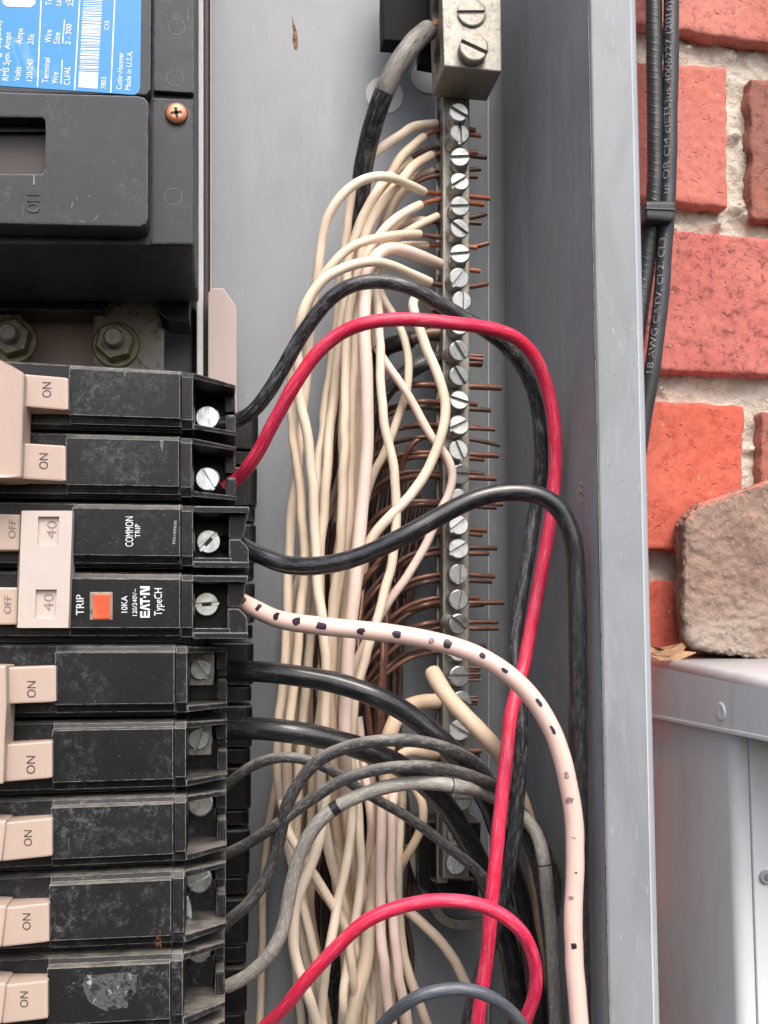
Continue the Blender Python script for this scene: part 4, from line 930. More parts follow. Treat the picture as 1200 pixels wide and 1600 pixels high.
# (description, insulation run, width, material, bare run incl. tip on the right of the bar)
NW = [
 ('topmost cream wire on the bar, arching widely left', [(681, 193, 29), (650, 197, 34), (620, 212, 38), (590, 236, 40), (566, 265, 38), (552, 295, 35), (544, 345, 32), (534, 420, 30), (526, 500, 28), (517, 580), (507, 640, 30), (498, 700), (497, 760, 34), (502, 830), (497, 900, 30), (486, 1000), (478, 1080, 32), (470, 1160), (465, 1250, 36), (462, 1350), (470, 1450, 40), (488, 1550), (495, 1640, 30)], 14, 'cream', [(743, 204, 28), (715, 198, 28), (681, 193, 28.5)]),
 ('second cream wire from the top of the bar, brown bare end', [(662, 214, 31), (640, 231, 35), (622, 256, 37), (604, 288), (588, 316, 34), (570, 355), (556, 405, 30), (545, 470), (540, 540, 30), (538, 610), (536, 690, 34), (534, 760), (531, 830), (525, 890, 34), (518, 960), (510, 1030, 32), (500, 1110), (491, 1190, 36), (486, 1260), (482, 1340, 32), (485, 1430), (500, 1520), (515, 1640, 25)], 14, 'cream3', [(752, 212, 28), (715, 208, 28), (688, 204, 28), (675, 206, 30), (661, 214, 31)]),
 ('third cream wire from the top of the bar, bright copper showing', [(640, 250, 31), (614, 270, 36), (590, 297, 40), (568, 332), (552, 372, 38), (544, 420), (536, 490, 36), (528, 560), (518, 640, 34), (511, 720, 38), (506, 800), (500, 860, 40), (500, 930), (508, 1000, 38), (514, 1080), (515, 1160, 36), (520, 1250), (530, 1330, 40), (538, 1400), (555, 1480), (556, 1560), (550, 1640, 25)], 15.5, 'cream', [(760, 246, 27), (735, 243, 27.5), (700, 232, 28), (675, 230, 29), (655, 238, 30), (639, 250, 31)]),
 ('fourth cream wire from the top of the bar, short bare end', [(674, 243, 30), (648, 258, 36), (622, 286, 40), (596, 318), (576, 352, 40), (564, 405), (556, 480, 38), (552, 560), (549, 640, 42), (547, 720), (545, 800, 44), (536, 870), (526, 940, 42), (518, 1010), (515, 1080, 40), (519, 1160), (522, 1240, 44), (532, 1330), (545, 1400, 36), (552, 1500), (548, 1640, 25)], 15.5, 'cream3', [(746, 238, 28), (715, 239, 28), (690, 240, 28), (673, 243, 30)]),
 ('fifth cream wire from the top of the bar, half hidden behind others', [(676, 266, 27), (655, 272, 28), (630, 292, 28), (608, 322), (592, 365, 26), (582, 420), (572, 500, 24), (565, 600), (560, 700), (555, 800, 26), (548, 900), (542, 1000), (540, 1100, 24), (545, 1250), (560, 1400), (570, 1640, 16)], 13, 'cream4', [(751, 264, 28), (715, 266, 28), (676, 266, 27)]),
 ('sixth cream wire from the top of the bar, long coppery bare end', [(646, 288, 30), (626, 304, 31), (608, 334), (596, 376, 30), (586, 430), (576, 510, 28), (568, 620), (562, 740), (556, 840, 30), (548, 940), (540, 1040), (533, 1150, 28), (536, 1260), (548, 1340), (575, 1430), (590, 1540), (594, 1640, 18)], 13, 'cream4', [(746, 276, 28), (715, 275, 28), (690, 274, 28), (665, 278, 29), (645, 289, 30)]),
 ('bright cream wire making the high arch farthest left on the upper bundle', [(662, 300, 34), (640, 289, 40), (612, 278, 46), (582, 276, 50), (555, 287), (530, 310, 50), (511, 342), (501, 385, 46), (496, 430), (489, 480, 42), (482, 540), (477, 600, 40), (471, 660), (464, 730, 40), (456, 800), (451, 870, 40), (449, 950), (447, 1020, 40), (440, 1085), (434, 1150, 40), (436, 1220), (448, 1290, 42), (472, 1342), (502, 1388, 46), (532, 1430), (555, 1480, 40), (575, 1560), (585, 1640, 25)], 15, 'cream', [(765, 310, 27), (735, 307, 27.5), (700, 303, 28), (680, 302, 30), (661, 300, 34)]),
 ('cream wire with coppery end at the fifth bar screw, sweeping down left', [(656, 320, 34), (632, 333, 40), (606, 352, 44), (584, 380), (568, 412, 44), (552, 455), (542, 520, 42), (540, 600), (539, 680, 46), (536, 750), (534, 820, 46), (530, 880), (520, 950, 42), (512, 1020), (505, 1100, 40), (500, 1180), (505, 1260, 40), (520, 1340), (530, 1420), (540, 1500, 30), (538, 1640, 25)], 15, 'cream', [(756, 320, 27), (725, 316, 28), (700, 311, 28), (680, 313, 31), (655, 320, 34)]),
 ('cream wire with a short bare end beside the sixth bar screw, upper of two', [(683, 338, 30), (664, 347, 34), (645, 357, 36), (622, 369), (600, 392, 36), (585, 430), (572, 500, 32), (562, 600), (557, 700, 32), (553, 800), (545, 900, 30), (535, 1000), (525, 1100, 28), (520, 1250), (532, 1400), (560, 1640, 20)], 13, 'cream3', [(760, 334, 27), (735, 340, 28), (700, 337, 28), (682, 338, 30)]),
 ('pinkish wire beside the sixth bar screw, lower of two', [(673, 347, 29), (650, 344, 31), (626, 350, 32), (608, 363), (590, 388, 30), (577, 425), (568, 500, 28), (562, 620), (558, 760), (548, 900, 26), (538, 1050), (530, 1200), (545, 1400), (575, 1640, 16)], 13.5, 'cream2', [(752, 349, 28), (715, 347, 28), (672, 347, 29)]),
 ('bright cream wire with peeled tip arching left from the seventh bar screw', [(655, 366, 38), (630, 366, 44), (600, 370, 50), (570, 377, 54), (541, 391), (516, 417, 54), (495, 447), (480, 482, 50), (469, 525), (459, 580, 46), (452, 635), (457, 690, 46), (466, 740), (472, 800, 48), (474, 870), (471, 940, 46), (465, 1000), (461, 1060, 46), (452, 1130), (447, 1210, 48), (452, 1290), (463, 1360, 44), (478, 1430), (492, 1490, 40), (505, 1550), (510, 1640, 25)], 14.5, 'cream3', [(763, 380, 27), (740, 385, 27), (700, 373, 29), (680, 370, 33), (655, 366, 38)]),
 ('dull cream wire beside the seventh bar screw, under the bright one', [(667, 383, 32), (640, 383, 35), (616, 385, 37), (592, 400), (576, 430, 36), (566, 500), (558, 600, 34), (554, 700), (550, 800, 34), (542, 900), (530, 1000, 32), (522, 1120), (516, 1240, 34), (528, 1360), (548, 1500), (560, 1640, 22)], 12.5, 'cream4', [(745, 387, 28), (715, 384, 28), (690, 383, 29), (667, 383, 32)]),
 ('thick pinkish white wire bending from the eighth bar screw down the middle of the bundle', [(689, 414, 32), (660, 402, 40), (630, 391, 46), (604, 389, 50), (584, 404, 52), (574, 436), (570, 490, 54), (572, 560), (574, 640, 56), (573, 700), (568, 770, 58), (561, 840), (555, 910, 58), (548, 980), (543, 1050, 56), (540, 1110), (540, 1190, 52), (543, 1270), (555, 1350, 44), (575, 1430), (590, 1540), (592, 1640, 25)], 20, 'cream2', [(750, 424, 28), (715, 419, 29), (688, 414, 32)]),
 ('cream wire with stripped end passing under the black arch to the ninth bar screw', [(671, 441, 40), (642, 428, 46), (604, 413, 54), (572, 409, 60), (540, 416), (510, 433, 60), (486, 461), (470, 494, 58), (463, 535), (466, 600, 52), (475, 655), (485, 715, 52), (490, 790), (493, 860, 52), (498, 925), (505, 985, 52), (511, 1050), (508, 1130, 50), (500, 1220), (506, 1290, 50), (520, 1350), (535, 1410, 44), (558, 1470), (570, 1560), (568, 1640, 25)], 16, 'cream', [(762, 443, 27), (735, 448, 28), (700, 447, 30), (685, 445, 34), (670, 441, 40)]),
]
for lab, ins_, wpx, mt, bare in NW:
    make_wire('cream_wire', lab, ins_, wpx, mt, GN, bare, random.choice(['copper', 'copper_bright', 'copper_dull']))
# cream wires that enter behind others
make_wire('cream_wire', 'cream wire crossing from the upper bundle in a shallow S left of the bar', [(575, 440, 45), (585, 455, 44), (592, 500, 46), (594, 560), (596, 620, 52), (604, 680), (615, 730, 54), (620, 780), (618, 840, 54), (610, 890), (596, 945, 54), (580, 1000), (562, 1050, 52), (552, 1110), (548, 1180, 48), (552, 1260, 50), (543, 1340, 54), (527, 1420), (512, 1490, 54), (504, 1550), (508, 1640, 40)], 14.5, 'cream', GN)
make_wire('cream_wire', 'cream wire bulging right then sweeping back left behind the S-shaped one', [(585, 430, 36), (597, 465, 38), (612, 490), (627, 516, 40), (638, 555), (636, 605, 40), (627, 642), (612, 680, 38), (597, 712), (583, 742, 34), (570, 790), (560, 860, 28), (550, 960), (545, 1100), (560, 1250), (563, 1300, 48), (563, 1367), (557, 1427, 48), (543, 1500), (535, 1570, 44), (535, 1640, 30)], 13, 'cream', GN)
make_wire('cream_wire', 'cream wire with hooked top making the rightmost long curve beside the bar', [(672, 480, 32), (662, 467, 38), (650, 463, 42), (644, 474, 44), (648, 495), (666, 543, 46), (686, 588), (695, 630, 48), (691, 675), (679, 712, 50), (655, 756), (615, 802, 54), (582, 840), (565, 885, 52), (552, 950, 46), (545, 1040, 40), (535, 1150), (535, 1280, 40), (560, 1400), (580, 1500), (575, 1640, 30)], 15.5, 'cream', GN, [(735, 490, 28), (715, 492, 28), (690, 490, 28), (671, 480, 32)])
make_wire('cream_wire', 'pinkish wire slanting right to the bar then bending back left beneath the thick black wire', [(590, 545, 40), (600, 563, 42), (627, 602, 44), (652, 642, 44), (675, 683), (697, 714, 46), (706, 740), (702, 768, 46), (688, 797), (668, 848, 46), (634, 905), (601, 950, 46), (574, 998), (554, 1040, 42), (540, 1100), (528, 1200, 36), (520, 1300), (530, 1400), (545, 1500), (555, 1640, 25)], 13.5, 'cream2', GN)
LOW = [
 ('cream wire in the lower bundle, left one of the straight pinkish pair', [(606, 1225, 34), (597, 1260, 44), (595, 1300, 48), (595, 1400), (598, 1500, 46), (607, 1567), (618, 1640, 36)], 16, 'cream2'),
 ('cream wire in the lower bundle, right one of the straight pinkish pair', [(618, 1215, 32), (613, 1260, 42), (612, 1300, 46), (613, 1430), (618, 1500, 44), (633, 1577), (642, 1640, 34)], 16, 'cream2'),
 ('cream wire bending right at the bottom beside the straight pinkish pair', [(628, 1230, 24), (626, 1300, 32), (623, 1367, 38), (627, 1467), (640, 1527, 40), (663, 1590), (680, 1640, 30)], 15, 'cream4'),
 ('cream wire curling in a short hook near the lower end of the bar', [(640, 1225, 36), (652, 1236, 38), (662, 1262, 40), (655, 1300), (636, 1337, 38), (620, 1365), (613, 1400, 30), (610, 1500), (615, 1640, 20)], 14, 'tan'),
 ('cream wire slanting down right in the dark below the bar', [(615, 1400, 26), (632, 1420, 30), (668, 1450, 32), (705, 1493), (735, 1550, 30), (760, 1640, 26)], 16, 'cream3'),
 ('wide cream wire tapering down left in the middle of the lower bundle', [(600, 1290, 30), (588, 1350, 38), (581, 1417, 42), (575, 1483), (562, 1540, 42), (549, 1600), (540, 1660, 36)], 24, 'cream4'),
 ('thin cream wire hanging straight down against the breaker posts', [(478, 1120, 6), (446, 1180, 8), (426, 1250, 10), (416, 1320, 14), (411, 1400, 16), (409, 1500), (405, 1640, 14)], 12, 'cream4'),
 ('cream wire following the right side of the pale grey wire then bending right', [(510, 1240, 58), (505, 1290, 62), (494, 1327, 64), (474, 1377, 64), (461, 1415), (458, 1465, 60), (466, 1510), (483, 1555, 56), (494, 1600), (500, 1650, 46)], 17, 'cream'),
 ('cream wire crossing diagonally behind the pale grey wire down to the right', [(440, 1250, 50), (447, 1290, 52), (458, 1315, 54), (485, 1358), (517, 1410, 54), (540, 1452), (552, 1520, 46), (560, 1640, 30)], 14.5, 'cream3'),
 ('cream wire leaving the left edge of the lower bundle at a steep slant', [(445, 1290, 44), (452, 1330, 46), (464, 1385), (478, 1435, 46), (490, 1483), (498, 1520, 44), (505, 1640, 30)], 14.5, 'cream'),
 ('cream wire at the left edge of the bundle behind the thick black wires', [(455, 960, 30), (449, 1030, 32), (446, 1100, 34), (449, 1180), (452, 1250, 32), (458, 1330), (470, 1420), (482, 1520), (490, 1640, 20)], 13, 'cream'),
 ('cream wire right of centre beneath the grey arches', [(560, 1120, 30), (566, 1180, 30), (575, 1240, 34), (580, 1300, 36), (572, 1370), (560, 1450, 34), (548, 1540), (540, 1640, 25)], 14, 'cream2'),
 ('cream wire between the wide one and the straight pair', [(575, 1180, 24), (585, 1260, 28), (592, 1340), (596, 1430, 24), (585, 1530), (580, 1640, 20)], 14, 'cream4'),
 ('cream wire bending out from the bundle and back between the grey arches', [(505, 1120, 36), (508, 1180, 38), (507, 1250), (515, 1300, 38), (526, 1350), (541, 1402, 36), (560, 1460), (566, 1540), (560, 1640, 25)], 15, 'cream4'),
]
for lab, pts, wpx, mt in LOW: make_wire('cream_wire', lab, pts, wpx, mt, GN)
# deeper fillers of the bundle
FR = random.Random(11)
for k in range(8):
    x = 462+k*15+FR.uniform(-4, 4); h0 = FR.uniform(6, 12); y0 = 420+FR.uniform(0, 120) if k > 3 else 620+FR.uniform(-40, 60)
    top = 565+FR.uniform(-18, 18)
    pts = [(top, y0, h0)]
    yy = y0+90; 
    while yy < 1700:
        f = min(1, (yy-y0)/260); base = x+(18 if yy < 800 else 0)-(10*math.sin((yy-700)/260)); 
        if yy > 1280: base += (yy-1280)*.06*(1+(x-500)/60)
        pts.append((top+(base-top)*f+FR.uniform(-9, 9), yy, h0+FR.uniform(-4, 4))); yy += FR.uniform(90, 130)
    make_wire('cream_wire', 'cream wire buried deep in the bundle behind its neighbours', pts, FR.uniform(12.5, 14.5), FR.choice(['cream4', 'cream3', 'cream', 'cream4']), 'cream wires buried deep in the bundle', n=10)

# --- bare copper ground wires
GC = 'bare copper ground wires clamped in the bar'
CU = [(606, 783, 10), (632, 745, 8), (641, 766, 8), (668, 753, 7), (671, 773, 7), (688, 781, 7), (712, 779, 9), (718, 756, 8), (741, 755, 8), (748, 775, 9), (788, 785, 8), (793, 775, 8), (827, 760, 8), (834, 753, 8), (856, 776, 8), (865, 763, 8), (898, 773, 8), (907, 768, 8), (934, 748, 8), (942, 787, 8), (946, 755, 8), (972, 778, 8), (982, 778, 8), (1008, 758, 8), (1018, 752, 8)]
for k, (y, xe, wd) in enumerate(CU):
    up_ = k % 2; y1 = y+(5 if up_ else 0)
    d = FR.uniform(.9, 1.15); hh = 28-(k % 3)*1.2
    drop = 22 if y < 800 else 14
    pts = [(xe, y+(6 if k == 5 else 0)+FR.uniform(-3, 3), 27), (733, y, 28), (690, y-1, 28), (664, y+3, 29+up_*3), (638, y+12*d, 28), (612, y+30*d, 27-up_*3), (588, y+54*d, 26), (566, y+84*d, 24), (546, y+124*d, 20), (532+FR.uniform(-8, 8), y+185, 15), (526, y+290, 12), (530, y+420, 10)]
    if y < 800: pts = [(xe, y+(8 if k == 5 else 0), 27), (733, y-2, 28), (690, y-3, 28), (660, y-5, 30+up_*3), (630, y-3+up_*3, 28), (600, y+10*d, 26-up_*3), (575, y+34*d, 22), (552, y+80*d, 18), (536, y+150, 15), (524+FR.uniform(-10, 10), y+260, 12), (520, y+420, 10)]
    if pts[-1][1] > 1560: pass
    scr = min(range(len(SCR)), key=lambda j: abs(SCR[j][1]-y)); pos = 'thick' if wd > 9 else ('upper' if not up_ else 'lower')
    WS[0] += 1; q = smooth_path(cr([P(*p) for p in pts], 1.1), 5); r = wd/2*scale(700, y, 28); mb = MB(); tube_geo(mb, q, r, 10, .03, WS[0])
    o = mb.build('bare_copper_wire', MAT[['copper', 'copper', 'copper_dull'][k % 3]])
    tot = len([1 for c_ in CU if min(range(len(SCR)), key=lambda t: abs(SCR[t][1]-c_[0])) == scr])
    seen = [j for j in range(k) if min(range(len(SCR)), key=lambda t: abs(SCR[t][1]-CU[j][0])) == scr]
    tag(o, ('%s bare copper wire by the %s bar screw from the top' % ('thick' if wd > 9 else (['upper', 'middle', 'lower'][len(seen)] if tot > 2 else ['upper', 'lower'][len(seen)]), ordn(scr+1))) if k != 5 else 'bare copper wire with its tip bent downward by the %s bar screw' % ordn(scr+1), 'wire', GC)
for k, (x0, y0, x1, y1, lab) in enumerate(((612, 850, 596, 1120, 'coppery brown wire hanging steeply between the cream wires left of the bar, upper one'), (560, 1000, 578, 1150, 'coppery brown wire slanting among the cream wires above the thick black wires'), (600, 940, 592, 1160, 'coppery brown wire standing upright just above the thick black wires'))):
    pts = [(x0+14, y0-120, 18), (x0, y0, 30), ((x0+x1)/2, (y0+y1)/2, 34), (x1, y1, 30), (x1+6, y1+150, 20), (x1+10, y1+420, 12)]
    make_wire('bare_copper_wire', lab, pts, 9.5, 'copper', 'loose copper wires in the bundle')
make_wire('bare_copper_wire', 'short copper wire curling up in a small arch under the bar wires', [(626, 770, 24), (628, 730, 28), (640, 697, 32), (660, 682, 32), (690, 685, 29)], 8, 'copper', 'loose copper wires in the bundle')
for k in range(15):   # brown runs low in the bundle, many added to darken the back
    x = 500+k*9.5; k = k*.6; pts = [(x+30, 540+k*30, 8), (x+20, 640+k*25, 9), (x+6, 760+k*22, 10), (x, 900, 9), (x-8, 1050, 8), (x-6, 1200, 8), (x+2+FR.uniform(-14, 14), 1350, 7), (x+8+FR.uniform(-18, 18), 1500, 6), (x+12+FR.uniform(-18, 18), 1640, 6)]
    make_wire('bare_copper_wire', 'dark brown bare copper filler wire darkening the deep back of the box', pts, 9, 'copper_dull', 'brown copper filler wires darkening the back panel', n=8)
for k, (y, n_) in enumerate(((1052, 5), (1172, 2))):
    mb = MB()
    for j in range(n_):
        yy = y-9+j*5 if n_ > 2 else y+j*9
        q = [P(752-(j % 2)*3, yy, 28-j % 2), P(730, yy, 28), P(700, yy, 28)]; tube_geo(mb, q, .45 if n_ > 2 else .75, 7, .02, j)
    if n_ > 2: tag(mb.build('stranded_copper_end', MAT['copper']), 'stranded brown copper tip poking right beside the twenty-fourth bar screw', 'wire')
    else: tag(mb.build('bare_copper_tip', MAT['copper']), 'pair of brown copper tips poking right of the bar near its lower end', 'wire')

# ================================================================== BRICK WALL
HW = -14.0
wall = thing('brick_wall', 'red brick wall with pale sandy mortar behind the box at right', 'brick wall', P(1200, 1500, HW))
def mortar_sheet():
    x0, x1 = P(560, 800, HW).x, P(1700, 800, HW).x; z0, z1 = P(1100, 2100, HW).z, P(1100, -440, HW).z
    nx, nz = 290, 640; vs = []
    LMP = [(P(a, b, HW), c*scale(a, b, HW)) for a, b, c in ((1163, 318, 16), (1178, 232, 13), (1150, 78, 12), (1190, 222, 9), (1192, 322, 14), (1158, 205, 11), (1172, 335, 12), (1082, 66, 7), (1130, 345, 10), (1150, 640, 9), (1180, 700, 10), (1040, 605, 12), (1060, 350, 10))]
    for j in range(nz+1):
        for i in range(nx+1):
            x = x0+(x1-x0)*i/nx; z = z0+(z1-z0)*j/nz
            e = noise.noise(Vector((x*.09, z*.09, 0)))*1.8+noise.noise(Vector((x*.3, z*.3, 3)))*1.0+noise.noise(Vector((x*.9, z*.9, 7)))*.5
            for lp_, lr in LMP:
                q_ = ((x-lp_.x)**2+(z-lp_.z)**2)/lr**2
                if q_ < 4: e += 3.6*math.exp(-q_*1.6)*(1+.8*noise.noise(Vector((x*.7, z*.7, 2))))
            e += noise.noise(Vector((x*2.2, z*2.2, 5)))*.35
            vs.append((x, -(HW-6.0+e), z))
    mb = MB(); mb.add(vs, [[j*(nx+1)+i, j*(nx+1)+i+1, (j+1)*(nx+1)+i+1, (j+1)*(nx+1)+i] for j in range(nz) for i in range(nx)], True)
    o = mb.build('mortar', MAT['mortar'], wall); return o
mortar_sheet()
def brick(tl, tr_, br_, bl, mat, seed, prou=0, label=None, rag=1):
    c = [P(p[0], p[1], HW) for p in (tl, tr_, br_, bl)]
    W_ = (c[1]-c[0]).length; H_ = (c[3]-c[0]).length; nx = max(6, int(W_/1.5)); nz = max(6, int(H_/1.5)); vs = []
    f = Vector((0, -1, 0)); idx = {}
    for j in range(nz+1):
        for i in range(nx+1):
            u, v = i/nx, j/nz; p = (c[0].lerp(c[1], u)).lerp(c[3].lerp(c[2], u), v)
            du = min(u, 1-u)*W_; dv = min(v, 1-v)*H_; dd = min(du, dv)
            rag_ = noise.noise(Vector((p.x*.13+seed, p.z*.13, seed)))*1.3*rag+noise.noise(Vector((p.x*.5+seed, p.z*.5, seed)))*.5*rag
            if dd < .01:
                cc = (c[0]+c[1]+c[2]+c[3])/4; dr = (p-cc).normalized(); p = p-dr*(.9+rag_) if rag_ > -.8 else p-dr*.2
            y = prou+noise.noise(Vector((p.x*.05, p.z*.05, seed)))*.7+noise.noise(Vector((p.x*.25, p.z*.25, seed)))*.45+noise.noise(Vector((p.x*.7, p.z*.7, seed)))*.2-.5*max(0, 1-dd/1.4)**2
            vs.append(p+f*y)
    n0 = len(vs); fs = [[j*(nx+1)+i, (j+1)*(nx+1)+i, (j+1)*(nx+1)+i+1, j*(nx+1)+i+1] for j in range(nz) for i in range(nx)]
    edge = [i for i in range(nx+1)]+[j*(nx+1)+nx for j in range(1, nz+1)]+[nz*(nx+1)+i for i in range(nx-1, -1, -1)]+[j*(nx+1) for j in range(nz-1, 0, -1)]
    for e in edge: vs.append(Vector((vs[e].x, -(HW-12), vs[e].z)))
    ne = len(edge); fs += [[edge[k], edge[(k+1) % ne], n0+(k+1) % ne, n0+k] for k in range(ne)]
    mb = MB(); mb.add(vs, fs, True); o = mb.build('brick', MAT[mat], wall)
    if label: o['label'] = label
    return o
# course tops and bottoms follow the photo; the courses go on beyond the frame
brick((930, -200), (1330, -205), (1330, 92), (930, 34), 'brick_a', 1, 1.5)
brick((930, 92), (1137, 104), (1137, 328), (930, 308), 'brick_b', 2, 1)
brick((1167, 122), (1520, 140), (1520, 378), (1170, 344), 'brick_e', 3, 1, 'brown and purple weathered brick', 1.6)
brick((930, 350), (1420, 388), (1420, 600), (930, 578), 'brick_c', 4, 1.5)
brick((1450, 392), (1900, 410), (1900, 640), (1450, 602), 'brick_b', 5, 0)
brick((930, 618), (1161, 634), (1155, 872), (930, 856), 'brick_d', 6, 2.5, 'bright orange red brick beside the loose stone')
brick((1186, 642), (1560, 660), (1560, 905), (1180, 875), 'brick_e', 7, 1)
brick((930, 902), (1330, 915), (1330, 1180), (930, 1160), 'brick_d', 8, 1)
brick((1360, 920), (1800, 935), (1800, 1180), (1360, 1170), 'brick_c', 9, 1)
brick((1360, -190), (1800, -170), (1800, 120), (1360, 95), 'brick_c', 10, 1)
brick((930, -440), (1150, -440), (1150, -228), (930, -225), 'brick_c', 12, 1)
brick((1175, -440), (1560, -440), (1560, -232), (1175, -228), 'brick_b', 13, 1)
# the courses behind the box and behind the utility box
yt = [(-440, -228), (-205, 30), (88, 306), (348, 576), (616, 854), (898, 1156), (1190, 1440), (1475, 1740), (1775, 2060)]
for j, (ya, yb_) in enumerate(yt):
    if j < 6:
        xm = 760 if j % 2 else 640
        brick((xm, ya-6), (904, ya-2), (904, yb_-2), (xm, yb_-8), ['brick_c', 'brick_e', 'brick_a'][j % 3], 30+j, 1)
    else:
        xs = [640, 905, 1190, 1480] if j % 2 else [640, 780, 1050, 1340, 1640]
        for k in range(len(xs)-1): brick((xs[k]+12, ya), (xs[k+1]-12, ya+4), (xs[k+1]-12, yb_+4), (xs[k]+12, yb_), ['brick_e', 'brick_c', 'brick_e', 'brick_b'][(j+k) % 4], 40+j*5+k, 1)

# ================================================================== BLACK CABLES BETWEEN BOX AND WALL
cab = thing('black_cable', 'black round cable with pale printed text running down beside the bricks', 'cable', P(1049, -100, 8), 'black cables beside the box')
path, r = mk_path([(915, 2000, -6), (925, 1500, -6), (945, 1150, -4), (968, 900, 1), (992, 740, 4), (1007, 650, 5), (1021, 565, 6), (1029, 500, 6), (1035, 440, 6), (1039, 380, 6), (1043, 320, 6), (1046, 240, 6), (1048, 120, 6), (1049, 0, 6), (1049, -150, 6)], 25, extend=False)
path.q.reverse(); path.q.reverse()
mb = MB(); tube_geo(mb, path.q, r, 32, 0, 1); mb.build('jacket', MAT['cable'], cab)
d1, _ = nearest_d(path, 1024, 565); d2, _ = nearest_d(path, 1037, 372)
s = '18 AWG CATV, CL2, CL3,'; v, f = text_mesh(s); wd = max(q.x for q in v)-min(q.x for q in v); hmm = 9.5*scale(1030, 480, 6); ws = (d2-d1+5)/(wd*hmm/.7)
wrap_text('printed_text', s, path, d1-5, hmm, MAT['cprint'], cab, .35, ws)
d1, _ = nearest_d(path, 1040, 308); d2, _ = nearest_d(path, 1048, 8)
s = 'us OR CM c(ETL)us 4006227 (2016)'; v, f = text_mesh(s); wd = max(q.x for q in v)-min(q.x for q in v); ws = (d2-d1)/(wd*hmm/.7)
wrap_text('printed_text', s, path, d1, hmm, MAT['cprint'], cab, .35, ws)
cab = thing('black_cable', 'black cable with twisted ribs showing, between the box rim and the printed cable', 'cable', P(1027, -100, 4), 'black cables beside the box')
path, r = mk_path([(892, 2000, -6), (902, 1500, -6), (922, 1150, -5), (948, 900, -2), (972, 700, 0), (990, 560, 2), (1004, 460, 2), (1014, 380, 3), (1021, 330, 4), (1024, 250, 4), (1023, 120, 4), (1021, 0, 4), (1019, -150, 4)], 27, extend=False)
mb = MB(); tube_geo(mb, path.q, r, 18, .005, 1); mb.build('jacket', MAT['cable'], cab)
mb = MB(); L = path.d[-1]
for off_ in (0, 1, 2):
    hx = []
    n = int(L/.35)
    for k in range(n):
        d = L*k/n; hx.append(path.surf(d, d/6.0*2*math.pi/1.4+off_*2*math.pi/3, -.50))
    tube_geo(mb, hx, .62, 6, 0, off_)
mb.build('ribs', MAT['cable'], cab)
cl = thing('cable_clip', 'black plastic band gripping the two cables beside the brick joint', 'cable clip', P(1034, 345, 2))
mb = MB(); c0, c1 = P(1006, 313, 15), P(1058, 345, 15); slab_geo(mb, [(1008, 313, 13), (1009, 341, 13), (1056, 345, 13), (1058, 313, 13)], -8)
mb.build('band', MAT['cable'], cl, 1.5, 3)
slab('clip_ridge', [(1009, 324, 13.5), (1009, 327, 13.5), (1057, 329, 13.5), (1057, 326, 13.5)], 8, MAT['cable'], cl, .3)

# ================================================================== SECOND BOX, STONE, LEAVES
XH = 157.0
ztf = PX(1200, 1066, XH).z; zbot = PX(1110, 1138, XH).z
met = thing('utility_box', 'pale grey painted utility box with overhanging lid at the lower right', 'utility box', (XH+60, 0, zbot-250))
hfront = 112
pz = zbot
mb = MB(); zt_w = P(1060, 1024, -8).z; zt_f = ztf
# lid: section in y-z, extruded along x, soft front/top edge on the left
sec = [(14, zt_w), (14, pz), (-hfront, pz), (-hfront, zt_f-3)]+[(-hfront+3-3*math.cos(a), zt_f-3+3*math.sin(a)) for a in [R(x) for x in range(15, 91, 15)]]
x0, x1 = XH, XH+230; n = len(sec); rad = 3.2
def ins_sec(d): return [(y, z-d*(1 if z > pz+1 else 0)) for y, z in sec]
st = []
for a in [R(x) for x in range(0, 91, 15)]: st.append((x0+rad-rad*math.cos(a), [(y+(0 if y > 0 else 0), (z-(rad-rad*math.sin(a)) if z > pz+.5 else z)) for y, z in sec]))
st.append((x1, sec))
vs = [(x, y, z) for x, s_ in st for y, z in s_]
mb.add(vs, [[j*n+k, j*n+(k+1) % n, (j+1)*n+(k+1) % n, (j+1)*n+k] for j in range(len(st)-1) for k in range(n)], True)
mb.add([(st[0][0], y, z) for y, z in st[0][1]], [list(range(n))]); mb.add([(st[-1][0], y, z) for y, z in st[-1][1]], [list(range(n))[::-1]])
lid = mb.build('lid', MAT['paint_white'], met)
bm = bmesh.new(); bm.from_mesh(lid.data); bmesh.ops.remove_doubles(bm, verts=bm.verts, dist=1e-6); bmesh.ops.recalc_face_normals(bm, faces=bm.faces); bm.to_mesh(lid.data); bm.free()
for p in lid.data.polygons: p.use_smooth = len(p.vertices) == 4
# lower edge hem of the lid
mb = MB(); box_geo(mb, XH-.35, XH+.5, -hfront, 12, pz-.5, pz+.9); mb.build('lid_hem', MAT['paint_white'], met, .3)
# round pressed dimple in the lid's side
c = PX(1127, 1112, XH); mb = MB(); n = 30
prof_ = [(3.0, 0), (2.8, .35), (2.4, .45), (1.6, .35), (.01, .3)]
vs = [(XH-.02-dx, c.y+r_*math.cos(2*math.pi*k/n)*1.15, c.z+r_*math.sin(2*math.pi*k/n)) for r_, dx in prof_ for k in range(n)]
mb.add(vs, [[j*n+k, j*n+(k+1) % n, (j+1)*n+(k+1) % n, (j+1)*n+k] for j in range(4) for k in range(n)], True); mb.build('rivet', MAT['paint_white'], met)
